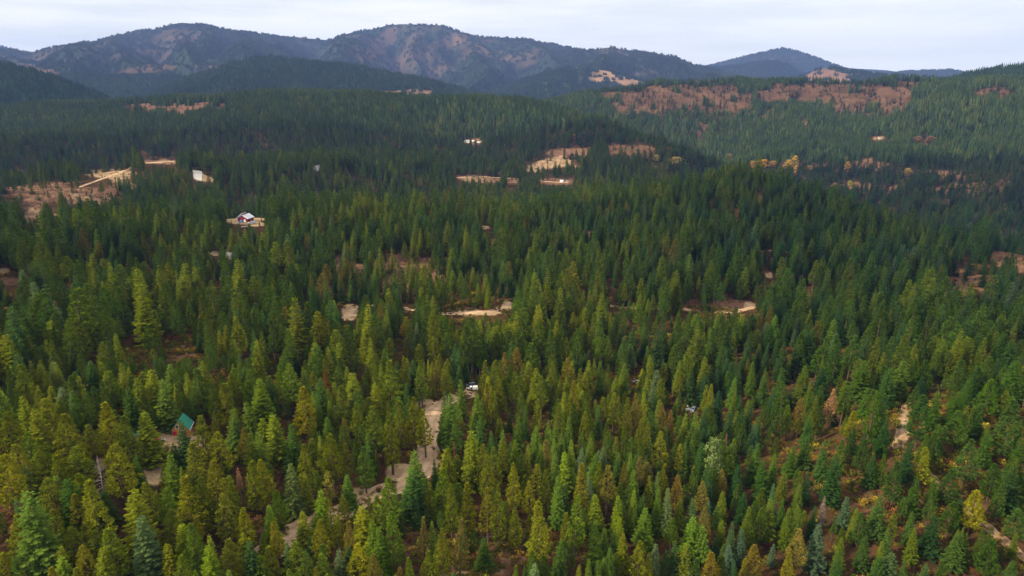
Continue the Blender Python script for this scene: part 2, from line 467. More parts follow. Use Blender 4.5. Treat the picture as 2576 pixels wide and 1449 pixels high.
# ------------------------------------------------------------------ what the ground carries, place by place
# (x, y, rx, ry in the 2576-wide survey picture, nearest, farthest, soil, litter, burn, share of trees cleared)
BL = [
    (455, 1110, 72, 30, 190, 330, .95, .8, 0, 1), (385, 1185, 34, 42, 170, 300, .95, .8, 0, 1), (590, 1108, 30, 9, 190, 330, .4, .9, 0, 1), (265, 1160, 30, 45, 170, 300, .55, .8, 0, .8),
    (650, 1190, 42, 70, 170, 330, .15, 1, 0, .85), (480, 1085, 30, 8, 200, 330, .5, .8, 0, 1),
    (1015, 1192, 48, 30, 150, 330, 1, 1, 0, 1), (1072, 1160, 36, 44, 150, 330, 1, 1, 0, 1), (1070, 1022, 30, 28, 200, 360, .9, 1, 0, 1), (1090, 1065, 14, 22, 200, 360, 1, 1, 0, 1),
    (930, 1245, 60, 20, 140, 330, .8, 1, 0, 1), (740, 1335, 35, 18, 120, 260, .8, 1, 0, 1), (1187, 990, 18, 12, 240, 380, .5, 1, 0, 1),
    (640, 1320, 40, 20, 120, 260, .2, .9, 0, .7), (1250, 1380, 220, 60, 110, 260, .15, .7, 0, .55), (1180, 1440, 130, 30, 100, 220, .4, .9, 0, .8),
    (615, 551, 48, 16, 560, 860, 1, 1, 0, 1), (640, 562, 26, 8, 560, 860, .8, 1, 0, 1), (540, 637, 16, 7, 440, 700, .9, 1, 0, 1), (8, 680, 18, 9, 380, 620, .9, 1, 0, 1), (20, 705, 30, 14, 380, 620, 0, 1, 0, .7),
    (880, 787, 22, 24, 330, 560, .95, 1, 0, 1), (1190, 765, 100, 34, 330, 560, .15, 1, 0, .6), (1010, 690, 140, 55, 360, 700, .05, .8, 0, .38), (870, 660, 40, 50, 360, 700, .05, .8, 0, .35),
    (1200, 787, 90, 7, 330, 560, .9, 1, 0, .9), (1275, 768, 14, 14, 330, 560, .95, 1, 0, 1), (1360, 620, 160, 40, 400, 760, 0, .6, 0, .25), (1220, 573, 18, 5, 500, 850, .8, 1, 0, 1),
    (1800, 770, 100, 20, 330, 600, .1, 1, 0, .6), (1935, 692, 10, 8, 420, 750, 1, 1, 0, 1), (1885, 769, 13, 10, 330, 600, 1, 1, 0, 1), (1660, 590, 40, 20, 500, 900, .1, .8, 0, .6),
    (467, 885, 46, 34, 280, 430, .25, 1, 0, .8), (340, 905, 36, 22, 270, 420, .2, 1, 0, .7), (160, 740, 60, 30, 300, 520, .05, .9, 0, .5), (600, 880, 30, 15, 280, 430, .1, 1, 0, .6),
    (1560, 1128, 70, 55, 180, 360, .15, 1, 0, .6), (1530, 965, 90, 24, 240, 420, .1, .9, 0, .4), (1735, 1033, 26, 17, 220, 420, .1, .5, 0, 1),
    (2330, 1190, 270, 190, 120, 420, .0, .36, 0, .62), (2272, 1070, 14, 55, 160, 420, .9, 1, 0, 1), (2420, 1280, 60, 40, 120, 420, .4, 1, 0, .7), (2550, 1050, 40, 60, 160, 400, .15, .8, 0, .5),
    (2440, 708, 70, 28, 480, 860, .2, 1, 0, .85), (2545, 640, 48, 48, 520, 1000, .25, 1, 0, .85), (2250, 830, 60, 10, 330, 600, 0, .7, 0, .4), (2240, 560, 90, 30, 700, 1200, 0, .7, 0, .3),
    (130, 485, 130, 34, 780, 1500, .35, 1, 0, .74), (275, 440, 80, 15, 850, 1500, .75, 1, 0, .85), (100, 540, 55, 22, 620, 1200, .45, .9, 0, .75), (405, 408, 46, 5, 900, 1600, .6, 1, 0, .8), (190, 500, 60, 20, 780, 1500, .5, .9, 0, .6),
    (499, 441, 14, 13, 800, 1500, 1.2, 1, 0, 1), (515, 452, 24, 6, 800, 1500, 1, 1, 0, 1), (240, 490, 80, 28, 780, 1500, .3, 1, 0, .7), (60, 460, 60, 30, 850, 1500, .25, .8, 0, .5),
    (1395, 412, 66, 13, 1150, 1750, .75, 1, 0, .85), (1345, 425, 20, 10, 1150, 1750, .8, 1, 0, .9), (1190, 449, 50, 9, 1000, 1600, .55, 1, 0, .85), (1330, 456, 130, 9, 1000, 1600, .45, .8, 0, .6), (1420, 383, 66, 9, 1200, 1900, .15, 1, .3, .7), (1250, 430, 60, 12, 1000, 1700, .1, .7, 0, .3),
    (1590, 376, 66, 12, 1350, 2100, .1, .8, .6, .7), (1190, 355, 26, 7, 1400, 2000, .4, .8, 0, 1), (2040, 402, 60, 26, 1200, 2100, .25, .9, .2, .6), (1960, 415, 90, 14, 1200, 2100, .1, .8, .2, .5), (2195, 416, 66, 15, 1200, 2100, .3, .9, .2, .6), (2330, 440, 90, 16, 1200, 2100, .3, .9, .2, .55),
    (2150, 470, 120, 20, 1000, 2000, .1, .7, 0, .4), (2215, 348, 26, 7, 1500, 2400, .6, .9, 0, .9), (2420, 480, 90, 30, 900, 1800, .1, .7, 0, .35), (2450, 400, 80, 16, 1300, 2200, .2, .8, .2, .4),
    (150, 247, 90, 9, 1700, 2700, .65, .8, 0, .85), (60, 256, 40, 6, 1700, 2700, .4, .8, 0, .8), (440, 266, 150, 12, 1500, 2700, .25, .9, .3, .75), (300, 290, 190, 22, 1300, 2400, 0, .8, 0, .6), (110, 290, 110, 22, 1300, 2400, .2, .8, 0, .62),
    (1700, 233, 190, 20, 1850, 2900, 0, .5, 1, .88), (1610, 264, 80, 18, 1700, 2900, 0, .5, 1, .85), (1790, 252, 120, 26, 1700, 2900, 0, .5, .95, .75), (2100, 233, 230, 22, 1850, 2900, 0, .5, 1, .9), (2190, 264, 110, 24, 1700, 2900, 0, .5, .95, .8),
    (1530, 231, 70, 14, 1850, 2900, 0, .5, .95, .8), (2290, 205, 60, 6, 1850, 2900, .5, .5, .5, .8), (1720, 300, 130, 24, 1600, 2700, 0, .5, .75, .6), (2400, 330, 160, 60, 1400, 2600, 0, .6, .25, .35), (2500, 230, 60, 14, 1900, 3000, 0, .5, .8, .7), (1960, 300, 200, 40, 1500, 2600, 0, .5, .2, .25),
]
BL = np.array(BL, float); BL[:, :4] *= S; BL[BL[:, 8] > .6, 3] *= 1.35


def cover(x, y, z, wob=True):
    """soil, litter, burn, cleared share at ground points"""
    px, py, f = project(x, y, z)
    d = np.hypot(x, y)
    so = np.zeros_like(d); li = np.zeros_like(d); bu = np.zeros_like(d); cl = np.zeros_like(d)
    wx = 1 + .25 * fbm(x / (d * .02 + 1), y / (d * .02 + 1), 41, 3) + .75 * fbm(np.arctan2(x, y) * 42, np.log(d + 1) * 26, 43, 4) * smooth(300, 800, d)
    for b in BL:
        q = np.hypot((px - b[0]) / b[2], (py - b[1]) / b[3]) * (wx if wob else 1)
        k = (1 - smooth(.6, 1.2, q)) * ((d > b[4]) & (d < b[5]) & (f > 1))
        so = np.maximum(so, k * b[6] * (.72 if b[4] > 700 and b[6] < 1.1 else 1)); li = np.maximum(li, k * b[7]); bu = np.maximum(bu, k * b[8]); cl = np.maximum(cl, k * b[9])
    return so, li, bu, cl


# ------------------------------------------------------------------ the ground: one sheet to the horizon
azs = np.concatenate([np.arange(-180, -52, 4.0), np.arange(-52, 52, .27), np.arange(52, 180, 4.0)])
rs = np.concatenate([[8, 25, 45], np.exp(np.arange(math.log(62), math.log(3400), .0085)), np.exp(np.linspace(math.log(3500), math.log(13800), 24))])
A, RR = np.meshgrid(R(1) * azs, rs)
X, Y = RR * np.sin(A), RR * np.cos(A)
Zg = gh(X, Y)
nr, na = X.shape
idx = np.arange(nr * na).reshape(nr, na)
q = np.stack([idx[:-1, :], np.roll(idx, -1, 1)[:-1, :], np.roll(idx, -1, 1)[1:, :], idx[1:, :]], -1).reshape(-1, 4)


def np_mesh(name, co, quads, mat, attrs=None, smooth_=True):
    me = bpy.data.meshes.new(name)
    me.vertices.add(len(co)); me.vertices.foreach_set('co', np.ascontiguousarray(co, np.float32).ravel())
    me.loops.add(quads.size); me.loops.foreach_set('vertex_index', np.ascontiguousarray(quads, np.int32).ravel())
    me.polygons.add(len(quads)); me.polygons.foreach_set('loop_start', np.arange(0, quads.size, quads.shape[1], dtype=np.int32))
    me.polygons.foreach_set('use_smooth', np.full(len(quads), smooth_))
    for k, v in (attrs or {}).items():
        a = me.attributes.new(k, 'FLOAT', 'POINT'); a.data.foreach_set('value', np.ascontiguousarray(v, np.float32).ravel())
    me.update(calc_edges=True); me.validate()
    me.materials.append(mat)
    o = bpy.data.objects.new(name, me); COL.objects.link(o)
    return o


so, li, bu, cl = cover(X.ravel(), Y.ravel(), Zg.ravel())
co = np.stack([X.ravel(), Y.ravel(), Zg.ravel()], -1)
# close the middle under the camera
co = np.vstack([co, [[0, 0, float(gh(np.array([0.]), np.array([1.]))[0])]]])
ground = np_mesh('ground', co, q[:, ::-1], ground_mat(), {'soil': np.append(so, 0), 'litter': np.append(li, 0), 'burn': np.append(bu, 0)})
bm = bmesh.new(); bm.from_mesh(ground.data); bm.verts.ensure_lookup_table()
c0 = bm.verts[len(co) - 1]
for k in range(na):
    bm.faces.new((bm.verts[idx[0, k]], bm.verts[idx[0, (k + 1) % na]], c0)).smooth = True
bmesh.ops.recalc_face_normals(bm, faces=bm.faces)
bm.to_mesh(ground.data); bm.free()
tag(ground, 'brown forest floor and cleared slopes under the conifers', 'ground', kind='structure')

# ------------------------------------------------------------------ dirt roads
M_ROAD = None


def road_mat(name, c0, c1):
    m, nt, out = new_mat(name)
    L = nt.links.new
    geo = N(nt, 'ShaderNodeNewGeometry')
    n = N(nt, 'ShaderNodeTexNoise'); n.inputs['Scale'].default_value = .35; n.inputs['Detail'].default_value = 7; n.inputs['Roughness'].default_value = .7
    L(geo.outputs['Position'], n.inputs['Vector'])
    r = N(nt, 'ShaderNodeValToRGB'); e = r.color_ramp.elements
    e[0].position = .3; e[0].color = (*c0, 1); e[1].position = .68; e[1].color = (*c1, 1)
    L(n.outputs[0], r.inputs[0])
    a = N(nt, 'ShaderNodeAttribute', attribute_type='GEOMETRY', attribute_name='rut')
    mx = N(nt, 'ShaderNodeMix', data_type='RGBA', blend_type='MULTIPLY'); L(a.outputs['Fac'], mx.inputs[0]); L(r.outputs[0], mx.inputs[6]); mx.inputs[7].default_value = (.78, .72, .66, 1)
    b = N(nt, 'ShaderNodeBsdfDiffuse'); L(mx.outputs[2], b.inputs[0]); L(b.outputs[0], out.inputs[0])
    return m


M_ROAD = road_mat('dirt_road_surface', (.42, .27, .16), (.68, .48, .31)); M_TRACK = road_mat('worn_track', (.22, .14, .08), (.45, .31, .185))
KEEP = []                                       # ground points that stay in view: (px, py, distance)
def lot():
    us = np.linspace(0, 1, 9); P = [at(a * S, b * S, 800) for a, b in ((483, 429), (506, 430), (509, 456), (491, 452))]
    U_, V_ = np.meshgrid(us, us); c = [np.array(p[:2]) for p in P]
    xy = ((1 - U_) * (1 - V_))[..., None] * c[0] + (U_ * (1 - V_))[..., None] * c[1] + (U_ * V_)[..., None] * c[2] + ((1 - U_) * V_)[..., None] * c[3]
    xy = xy + 2.5 * np.stack([fbm(xy[..., 0] / 14, xy[..., 1] / 14, 91, 2), fbm(xy[..., 0] / 14, xy[..., 1] / 14, 92, 2)], -1)
    ii = np.arange(81).reshape(9, 9); Q = np.stack([ii[:-1, :-1], ii[:-1, 1:], ii[1:, 1:], ii[1:, :-1]], -1).reshape(-1, 4)
    z = gh(xy[..., 0], xy[..., 1]) + .35
    o = np_mesh('gravel_lot', np.concatenate([xy, z[..., None]], -1).reshape(-1, 3), Q, plain('pale_gravel', (.66, .61, .55), .95, .12, .2))
    tag(o, 'bright pale gravel lot at the end of the far left clearing', 'lot', kind='structure')
    for a, b in ((487, 433), (503, 434), (495, 441), (505, 450), (496, 449)): q_ = at(a * S, b * S, 800); KEEP.append((a * S, b * S, math.hypot(q_[0], q_[1])))


lot()
ROADS = [
    ('main dirt road winding up from the bottom edge past the orange cut bank', 7.6, [(640, 1420, 90), (700, 1370, 100), (742, 1335, 100), (800, 1312, 100), (890, 1275, 100), (950, 1238, 100), (1010, 1222, 100), (1062, 1190, 100), (1082, 1150, 100), (1078, 1110, 120), (1084, 1060, 150), (1096, 1030, 150), (1130, 1005, 200), (1187, 987, 200)], True),
    ('middle dirt road crossing the slope behind the parked cars', 4.5, [(860, 806, 330), (884, 782, 330), (902, 768, 330), (960, 770, 330), (1025, 776, 330), (1115, 790, 330), (1190, 786, 330), (1250, 780, 330), (1285, 762, 330)], [(342, 358), (402, 412), (440, 513)]),
    ('thin dirt road under the tall pines in the middle distance', 4.0, [(1535, 770, 330), (1600, 774, 330), (1720, 778, 330), (1790, 783, 330), (1850, 785, 330), (1892, 774, 330), (1880, 760, 330)], [(609, 622), (684, 758)]),
    ('straight sandy track climbing the near right hillside', 3.6, [(2258, 1130, 150), (2268, 1090, 150), (2275, 1050, 150), (2283, 1015, 150), (2312, 990, 160)], True),
    ('faint track descending to the bottom right through the shrubs', 2.8, [(2330, 1190, 100), (2362, 1222, 100), (2402, 1262, 100), (2442, 1292, 100), (2500, 1342, 100), (2560, 1392, 100), (2650, 1450, 90)], True),
    ('pale dirt road across the far left clearing', 5.0, [(195, 472, 820), (250, 452, 820), (300, 436, 820), (330, 422, 820), (352, 411, 850), (440, 405, 850)], [(85, 130), (148, 175)]),
    ('distant pale road on the valley floor by the clearings', 6.0, [(1150, 447, 1000), (1220, 444, 1000), (1300, 450, 1000), (1430, 459, 1000)], [(458, 470), (484, 500), (540, 568)]),
    ('distant road glimpsed on the flank of the middle knoll', 4.0, [(1815, 632, 420), (1880, 630, 420), (1940, 630, 420), (1995, 634, 420)], [(760, 772), (786, 792)]),
]
for lab, w, pts, vis in ROADS:
    P = np.array([at(a * S, b * S, d)[:2] for a, b, d in pts])
    seg = np.hypot(*np.diff(P, axis=0).T); t = np.concatenate([[0], np.cumsum(seg)])
    n = max(12, int(t[-1] / 1.6)); tt = np.linspace(0, t[-1], n)
    # smooth the line
    px_ = np.interp(tt, t, P[:, 0]); py_ = np.interp(tt, t, P[:, 1])
    for _ in range(max(2, n // 22)):
        px_[1:-1] = (px_[:-2] + 2 * px_[1:-1] + px_[2:]) / 4; py_[1:-1] = (py_[:-2] + 2 * py_[1:-1] + py_[2:]) / 4
    tx, ty = np.gradient(px_), np.gradient(py_); ln = np.hypot(tx, ty) + 1e-9; nx, ny = -ty / ln, tx / ln
    V = []; rut = []
    offs = [-1, -.62, -.4, -.15, .15, .4, .62, 1]; rv = [0, .3, 1, .1, .1, 1, .3, 0]
    for k, (o_, v_) in enumerate(zip(offs, rv)):
        ww = w / 2 * o_ * (1 + (.55 if 'track' in lab else .35) * fbm(tt / 4.0, np.full(n, (3.0 if o_ > 0 else 9.0)), 71, 2))
        xx, yy = px_ + nx * ww, py_ + ny * ww
        V.append(np.stack([xx, yy, gh(xx, yy) + (.16 if abs(o_) < 1 else .03)], -1)); rut.append(np.full(n, v_))
    V = np.stack(V, 1).reshape(-1, 3); m_ = len(offs)
    ii = np.arange(n * m_).reshape(n, m_)
    Q = np.stack([ii[:-1, :-1], ii[1:, :-1], ii[1:, 1:], ii[:-1, 1:]], -1).reshape(-1, 4)
    o = np_mesh('dirt_road', V, Q, M_TRACK if 'track' in lab else M_ROAD, {'rut': np.stack(rut, 1).ravel()})
    tag(o, lab, 'road', kind='structure')
    for k in range(0, n, 3):
        z = float(gh(np.array([px_[k]]), np.array([py_[k]]))[0]); a, b, _ = project(px_[k], py_[k], z)
        if vis is True or (vis and any(p_ <= float(a) <= q_ for p_, q_ in vis)): KEEP.append((float(a), float(b), math.hypot(px_[k], py_[k])))
# cleared ground that stays in view over the treetops in front of it
for b_ in BL:
    if b_[9] >= .7:
        for u_ in np.linspace(-.8, .8, max(3, int(b_[2] / 3))):
            for w_ in (-.5, .1, .6):
                qx, qy = b_[0] + u_ * b_[2], b_[1] + w_ * b_[3] * math.sqrt(1 - u_ * u_)
                if RNG.uniform() < (.45 + .25 * (b_[6] > .7) if b_[8] < .5 else .6):
                    x_, y_, _z = at(qx, qy, b_[4]); d_ = math.hypot(x_, y_)
                    if d_ < b_[5]: KEEP.append((qx, qy, d_))

# ------------------------------------------------------------------ far hills
PATCH_PTS = []                                  # x, y, z, rot, slope class, tint r, g, b, scale  (woods on the hills)


def hill(name, label, pts, d0, front, back, foot, seed, mat, cuts=(), dens=1.0, cell=30.0, tint=(.035, .06, .025), step=.09, spur=1.0, rows=90, wob=.05, treeh=1.0, opening=.0, hard=.93):
    pts = np.array(pts, float) * S
    vs = np.array([ray(a, b) for a, b in pts])
    az = np.arctan2(vs[:, 0], vs[:, 1]); sl = vs[:, 2]
    o_ = np.argsort(az); az, sl = az[o_], sl[o_]
    span = az[-1] - az[0]
    fz = foot + ZC
    azg = np.arange(az[0] - .10 * span, az[-1] + .10 * span, R(step))
    slg = np.interp(azg, az, sl)
    # round the corners of the measured outline
    k = max(1, int(len(azg) / 160)); ker = np.ones(2 * k + 1) / (2 * k + 1)
    slg = np.convolve(np.pad(slg, k, 'edge'), ker, 'valid')
    dd = d0 * (1 + wob * fbm(azg * 9, azg * 0 + seed, seed, 3))
    crest = ZC + slg * dd + d0 * .0011 * fbm(azg * 60, azg * 0 + 3, seed + 5, 4)
    taper = np.clip((azg - (az[0] - .10 * span)) / (.10 * span), 0, 1) * np.clip(((az[-1] + .10 * span) - azg) / (.10 * span), 0, 1)
    crest = fz - 40 + (np.maximum(crest, fz - 30) - fz + 40) * smooth(0, 1, taper)
    sv = np.concatenate([np.linspace(0, 1, rows), 1 + np.linspace(.03, 1, 14)])
    Am, Sm = np.meshgrid(azg, sv)
    fr = np.minimum(Sm, 1); bk = np.maximum(Sm - 1, 0)
    wz = Am * 1000 / 110.
    warp = .55 * fbm(wz * .7 + 4, fr * 2.2, seed + 1, 3)
    nspur = fbm(wz * 1.25 + warp, fr * .9, seed + 2, 4)
    rid = 1 - np.abs(fbm(wz * 2.1 + warp * 1.4, fr * 1.3 + 7, seed + 3, 3)) * 2
    p = np.exp(spur * (.75 * nspur - .28 * rid) + .12)
    prof = fr ** p
    detail = .035 * fbm(wz * 6, fr * 7, seed + 4, 4) * np.sin(np.pi * np.clip(fr, 0, 1))
    prof = np.clip(prof + detail * spur, 0, 1)
    z = fz - 40 + (crest[None, :] - fz + 40) * np.where(Sm <= 1, prof, np.cos(np.pi / 2 * bk) ** 1.3)
    r = np.where(Sm <= 1, dd[None, :] - front * (1 - fr), dd[None, :] + back * bk)
    r = r + front * .10 * fbm(wz * 1.4 + 30, fr * 2, seed + 6, 3) * np.sin(np.pi * fr)
    Xh, Yh = r * np.sin(Am), r * np.cos(Am)
    ppx, ppy, _ = project(Xh, Yh, z)
    cut = .5 * smooth(-.25, .45, fbm(Xh / (d0 * .07), Yh / (d0 * .07), seed + 12, 4)) * (rows > 120) * np.ones_like(z); wx = 1 + .55 * fbm(Xh / (d0 * .018), Yh / (d0 * .018), seed + 8, 4)
    for c in cuts:
        a, b, rx, ry, v = [c[0] * S, c[1] * S, c[2] * S, c[3] * S, c[4]]
        th = c[5] if len(c) > 5 else 0
        u_, w_ = (ppx - a) * math.cos(th) + (ppy - b) * math.sin(th), -(ppx - a) * math.sin(th) + (ppy - b) * math.cos(th)
        q_ = np.hypot(u_ / rx, w_ / ry) * wx
        cut = np.maximum(cut, v * (1 - smooth(.8, 1.1, q_)) * (Sm <= 1.0))
    nR, nA = z.shape
    ii = np.arange(nR * nA).reshape(nR, nA)
    Q = np.stack([ii[:-1, :-1], ii[:-1, 1:], ii[1:, 1:], ii[1:, :-1]], -1).reshape(-1, 4)
    o = np_mesh(name, np.stack([Xh, Yh, z], -1).reshape(-1, 3), Q, mat, {'cut': cut.ravel()})
    tag(o, label, name.split('_')[-1], kind='structure')
    # woods standing on it
    if dens > 0:
        area = span * 1.2 * d0 * front * 1.12
        n = int(area / cell ** 2 * dens)
        fi = RNG.uniform(0, nR - 14 + 1.5, n); fj = RNG.uniform(0, nA - 1.001, n)
        i0 = np.minimum(fi.astype(int), nR - 2); j0 = fj.astype(int); u = fi - i0; v = fj - j0

        def bl(G): return (G[i0, j0] * (1 - v) + G[i0, j0 + 1] * v) * (1 - u) + (G[i0 + 1, j0] * (1 - v) + G[i0 + 1, j0 + 1] * v) * u
        x, y, zz, cc = bl(Xh), bl(Yh), bl(z), bl(cut)
        rr = np.maximum(r[np.minimum(i0 + 1, nR - 1), j0] - r[i0, j0], 1.0); dzr = (z[np.minimum(i0 + 1, nR - 1), j0] - z[i0, j0]) / rr
        j1 = np.minimum(j0 + 1, nA - 1); da = np.hypot(Xh[i0, j1] - Xh[i0, j0], Yh[i0, j1] - Yh[i0, j0]) + 1e-6; dza = (z[i0, j1] - z[i0, j0]) / da
        th = Am[0, j0]
        gx, gy = dzr * np.sin(th) + dza * np.cos(th), dzr * np.cos(th) - dza * np.sin(th)
        slope = np.degrees(np.arctan(np.hypot(gx, gy))); rot = np.arctan2(-gy, -gx) + math.pi / 2
        patchy = fbm(x / (d0 * .045), y / (d0 * .045), seed + 9, 5)
        keep = (RNG.uniform(0, 1, n) > cc * hard) & (patchy + RNG.uniform(-.35, .35, n) > -.9 + opening * 1.2) & (zz > fz - 20)
        hv_ = fbm(x / (d0 * .05), y / (d0 * .05), seed + 10, 3)
        for k in np.nonzero(keep)[0]:
            m_ = (1 + .35 * hv_[k]) * rnd.uniform(.8, 1.25)
            PATCH_PTS.append((x[k], y[k], zz[k], rot[k], slope[k], tint[0] * m_ * (1 + .25 * hv_[k]), tint[1] * m_, tint[2] * m_, cell / 26.0, treeh))
    return o


MH = hill_mat('hill_cover', (.034, .050, .024), (.130, .068, .044), (.25, .14, .088), .006)
MH2 = hill_mat('far_hill_cover', (.020, .030, .024), (.105, .060, .044), (.165, .096, .068), .0028)
MG = hill_mat('grass_cover', (.030, .048, .020), (.24, .14, .075), (.36, .22, .125), .006)

hill('mountain', 'large twin peaked mountain with reddish clearings filling the skyline', [(-420, 175), (-300, 150), (-150, 122), (0, 121), (40, 127), (85, 131), (130, 121), (200, 108), (250, 102), (285, 91), (340, 78), (390, 75), (430, 60), (450, 56), (475, 57), (520, 62), (580, 75), (640, 83), (700, 88), (760, 95), (800, 99), (830, 100), (850, 92), (880, 82), (920, 77), (960, 67), (985, 62), (1020, 61), (1060, 64), (1085, 62), (1110, 64), (1145, 75), (1180, 89), (1240, 94), (1330, 97), (1365, 108), (1400, 111), (1460, 125), (1490, 128), (1540, 126), (1600, 135), (1680, 147), (1740, 165), (1800, 178), (1900, 196)],
     8200, 3600, 2600, -120, 101, MH2,
     cuts=[(430, 88, 55, 16, .62, -.25), (400, 110, 60, 9, .45, .2), (360, 98, 40, 12, .35), (230, 128, 70, 6, .5, -.5), (150, 150, 60, 7, .35), (370, 175, 95, 12, .62, -.1), (560, 175, 80, 9, .5, .1), (300, 185, 60, 6, .5), (100, 178, 60, 10, .7, .1), (40, 165, 40, 5, .5), (560, 140, 90, 14, .22),
           (960, 112, 60, 26, .7, -.75), (930, 140, 50, 22, .45, -.6), (1000, 150, 60, 10, .62, -.3), (1000, 80, 60, 14, .35), (1090, 118, 75, 12, .6, -.5), (1150, 100, 36, 12, .7, -.35), (1110, 140, 45, 16, .35, -.6), (1330, 125, 60, 8, .25), (1180, 160, 120, 20, .18), (1240, 195, 50, 10, .3), (700, 130, 120, 25, .22), (820, 130, 80, 25, .25), (1420, 160, 120, 15, .16)],
     dens=.30, cell=25, tint=(.034, .048, .034), step=.05, rows=150, spur=2.2, opening=.55, hard=1.2, treeh=.85)
hill('mountain', 'lower wooded shoulder with pale slopes trailing off the large mountain', [(1380, 150), (1440, 132), (1490, 124), (1540, 120), (1590, 128), (1680, 140), (1705, 146), (1740, 160), (1790, 172), (1850, 190), (1900, 205)], 7000, 1900, 1500, -120, 131, MH2,
     cuts=[(1620, 180, 110, 10, .6, .12), (1560, 160, 80, 14, .2), (1700, 190, 60, 8, .5), (1450, 190, 60, 20, .2)], dens=.75, cell=25, tint=(.024, .036, .022), step=.05, spur=1.5, opening=.45, rows=125)
hill('hill', 'distant blue hill with a single rounded summit beyond the ridges', [(1740, 176), (1790, 163), (1850, 148), (1900, 136), (1935, 128), (1965, 122), (1990, 125), (2020, 133), (2060, 147), (2100, 163), (2130, 172), (2180, 184), (2230, 192), (2290, 202)], 11300, 2300, 1500, -120, 151, MH2, cuts=[(1900, 150, 90, 14, .4), (2000, 150, 60, 12, .3)], dens=.8, cell=32, tint=(.022, .038, .024), step=.05, opening=.3)
hill('hill', 'dark wooded hill standing in front of the single rounded summit', [(1640, 190), (1700, 178), (1760, 168), (1810, 168), (1850, 165), (1890, 158), (1925, 154), (1955, 153), (1985, 164), (2010, 180), (2050, 193), (2110, 205)], 8600, 1700, 1500, -120, 161, MH2, cuts=[(1700, 195, 60, 8, .5)], dens=1, cell=28, tint=(.016, .030, .022), step=.05, spur=.7)
hill('hill', 'low hill with a reddish bare clearing on its near face', [(1990, 200), (2030, 187), (2060, 175), (2085, 171), (2120, 174), (2150, 180), (2200, 186), (2260, 192), (2340, 197), (2400, 203)], 5600, 1000, 900, -130, 171, MH, cuts=[(2090, 193, 62, 20, 1.0)], dens=1, cell=26, tint=(.020, .036, .024), step=.06, spur=.6)
hill('hill', 'faint grey blue hill low on the skyline behind the bare ridge', [(2130, 200), (2180, 191), (2240, 183), (2290, 180), (2340, 178), (2390, 176), (2430, 182), (2480, 190), (2520, 198)], 9800, 1600, 1400, -120, 181, MH2, dens=1, cell=30, tint=(.022, .038, .026), step=.05, spur=.6)
hill('hill', 'very faint far hill hardly darker than the sky', [(1980, 185), (2060, 177), (2130, 171), (2200, 174), (2260, 181), (2330, 186), (2420, 187), (2500, 192)], 12300, 1500, 1000, -120, 191, MH2, dens=0, step=.06, spur=.5)
hill('hill', 'faint far ridge behind the end of the large mountain', [(-200, 128), (-60, 112), (0, 117), (40, 124), (70, 131), (110, 150), (160, 170)], 12300, 1500, 1000, -120, 201, MH2, dens=.7, cell=36, tint=(.022, .036, .022), step=.06)
hill('hill', 'wooded conical hill in the middle distance below the twin peaks', [(360, 250), (420, 222), (470, 200), (520, 184), (560, 168), (600, 157), (640, 149), (680, 146), (720, 150), (760, 155), (830, 163), (870, 166), (920, 174), (1000, 190), (1060, 200), (1110, 212), (1170, 227), (1210, 240), (1260, 252)], 3900, 1050, 900, -110, 211, MH, cuts=[(1000, 238, 150, 13, 1.0, -.06), (900, 243, 90, 8, .8), (760, 215, 40, 6, .3)], dens=1.35, cell=22, tint=(.026, .048, .024), step=.05, spur=.7, rows=110)
hill('hill', 'gold bare hillside with dark woods on its shaded flank', [(1060, 262), (1120, 248), (1180, 240), (1250, 225), (1330, 198), (1390, 180), (1420, 173), (1450, 168), (1490, 170), (1530, 178), (1570, 190), (1620, 205), (1690, 222), (1760, 236)], 5200, 1250, 900, -120, 221, MG, cuts=[(1500, 186, 62, 20, 1.0, .25), (1560, 202, 70, 14, 1.0, .22), (1620, 212, 60, 8, 1.0, .2), (1250, 232, 26, 8, .5)], dens=1.25, cell=30, tint=(.020, .036, .024), step=.05, spur=.8)
hill('hill', 'low blue green wooded rise between the mountain and the near plateau', [(60, 240), (110, 205), (150, 192), (220, 190), (300, 193), (380, 192), (440, 194), (500, 200), (560, 225), (600, 245)], 4700, 900, 900, -110, 231, MH, dens=1.3, cell=26, tint=(.026, .050, .026), step=.06, spur=.5)
hill('hill', 'dark green wooded slope closing the view at the end of the plateau', [(-260, 140), (-120, 150), (0, 167), (30, 171), (60, 178), (100, 189), (150, 205), (190, 219), (230, 236), (270, 252)], 3000, 800, 700, -100, 241, MH, dens=1.3, cell=19, tint=(.026, .054, .024), step=.06, spur=.6)
hill('hill', 'dark pine covered hilltop behind the end of the bare ridge', [(2330, 222), (2380, 205), (2430, 193), (2470, 184), (2510, 178), (2560, 175), (2620, 172), (2760, 180), (2860, 200)], 3150, 700, 700, -60, 251, MH, cuts=[(2500, 205, 60, 8, .8, .25)], dens=1.4, cell=19, tint=(.026, .054, .024), step=.06, spur=.5)

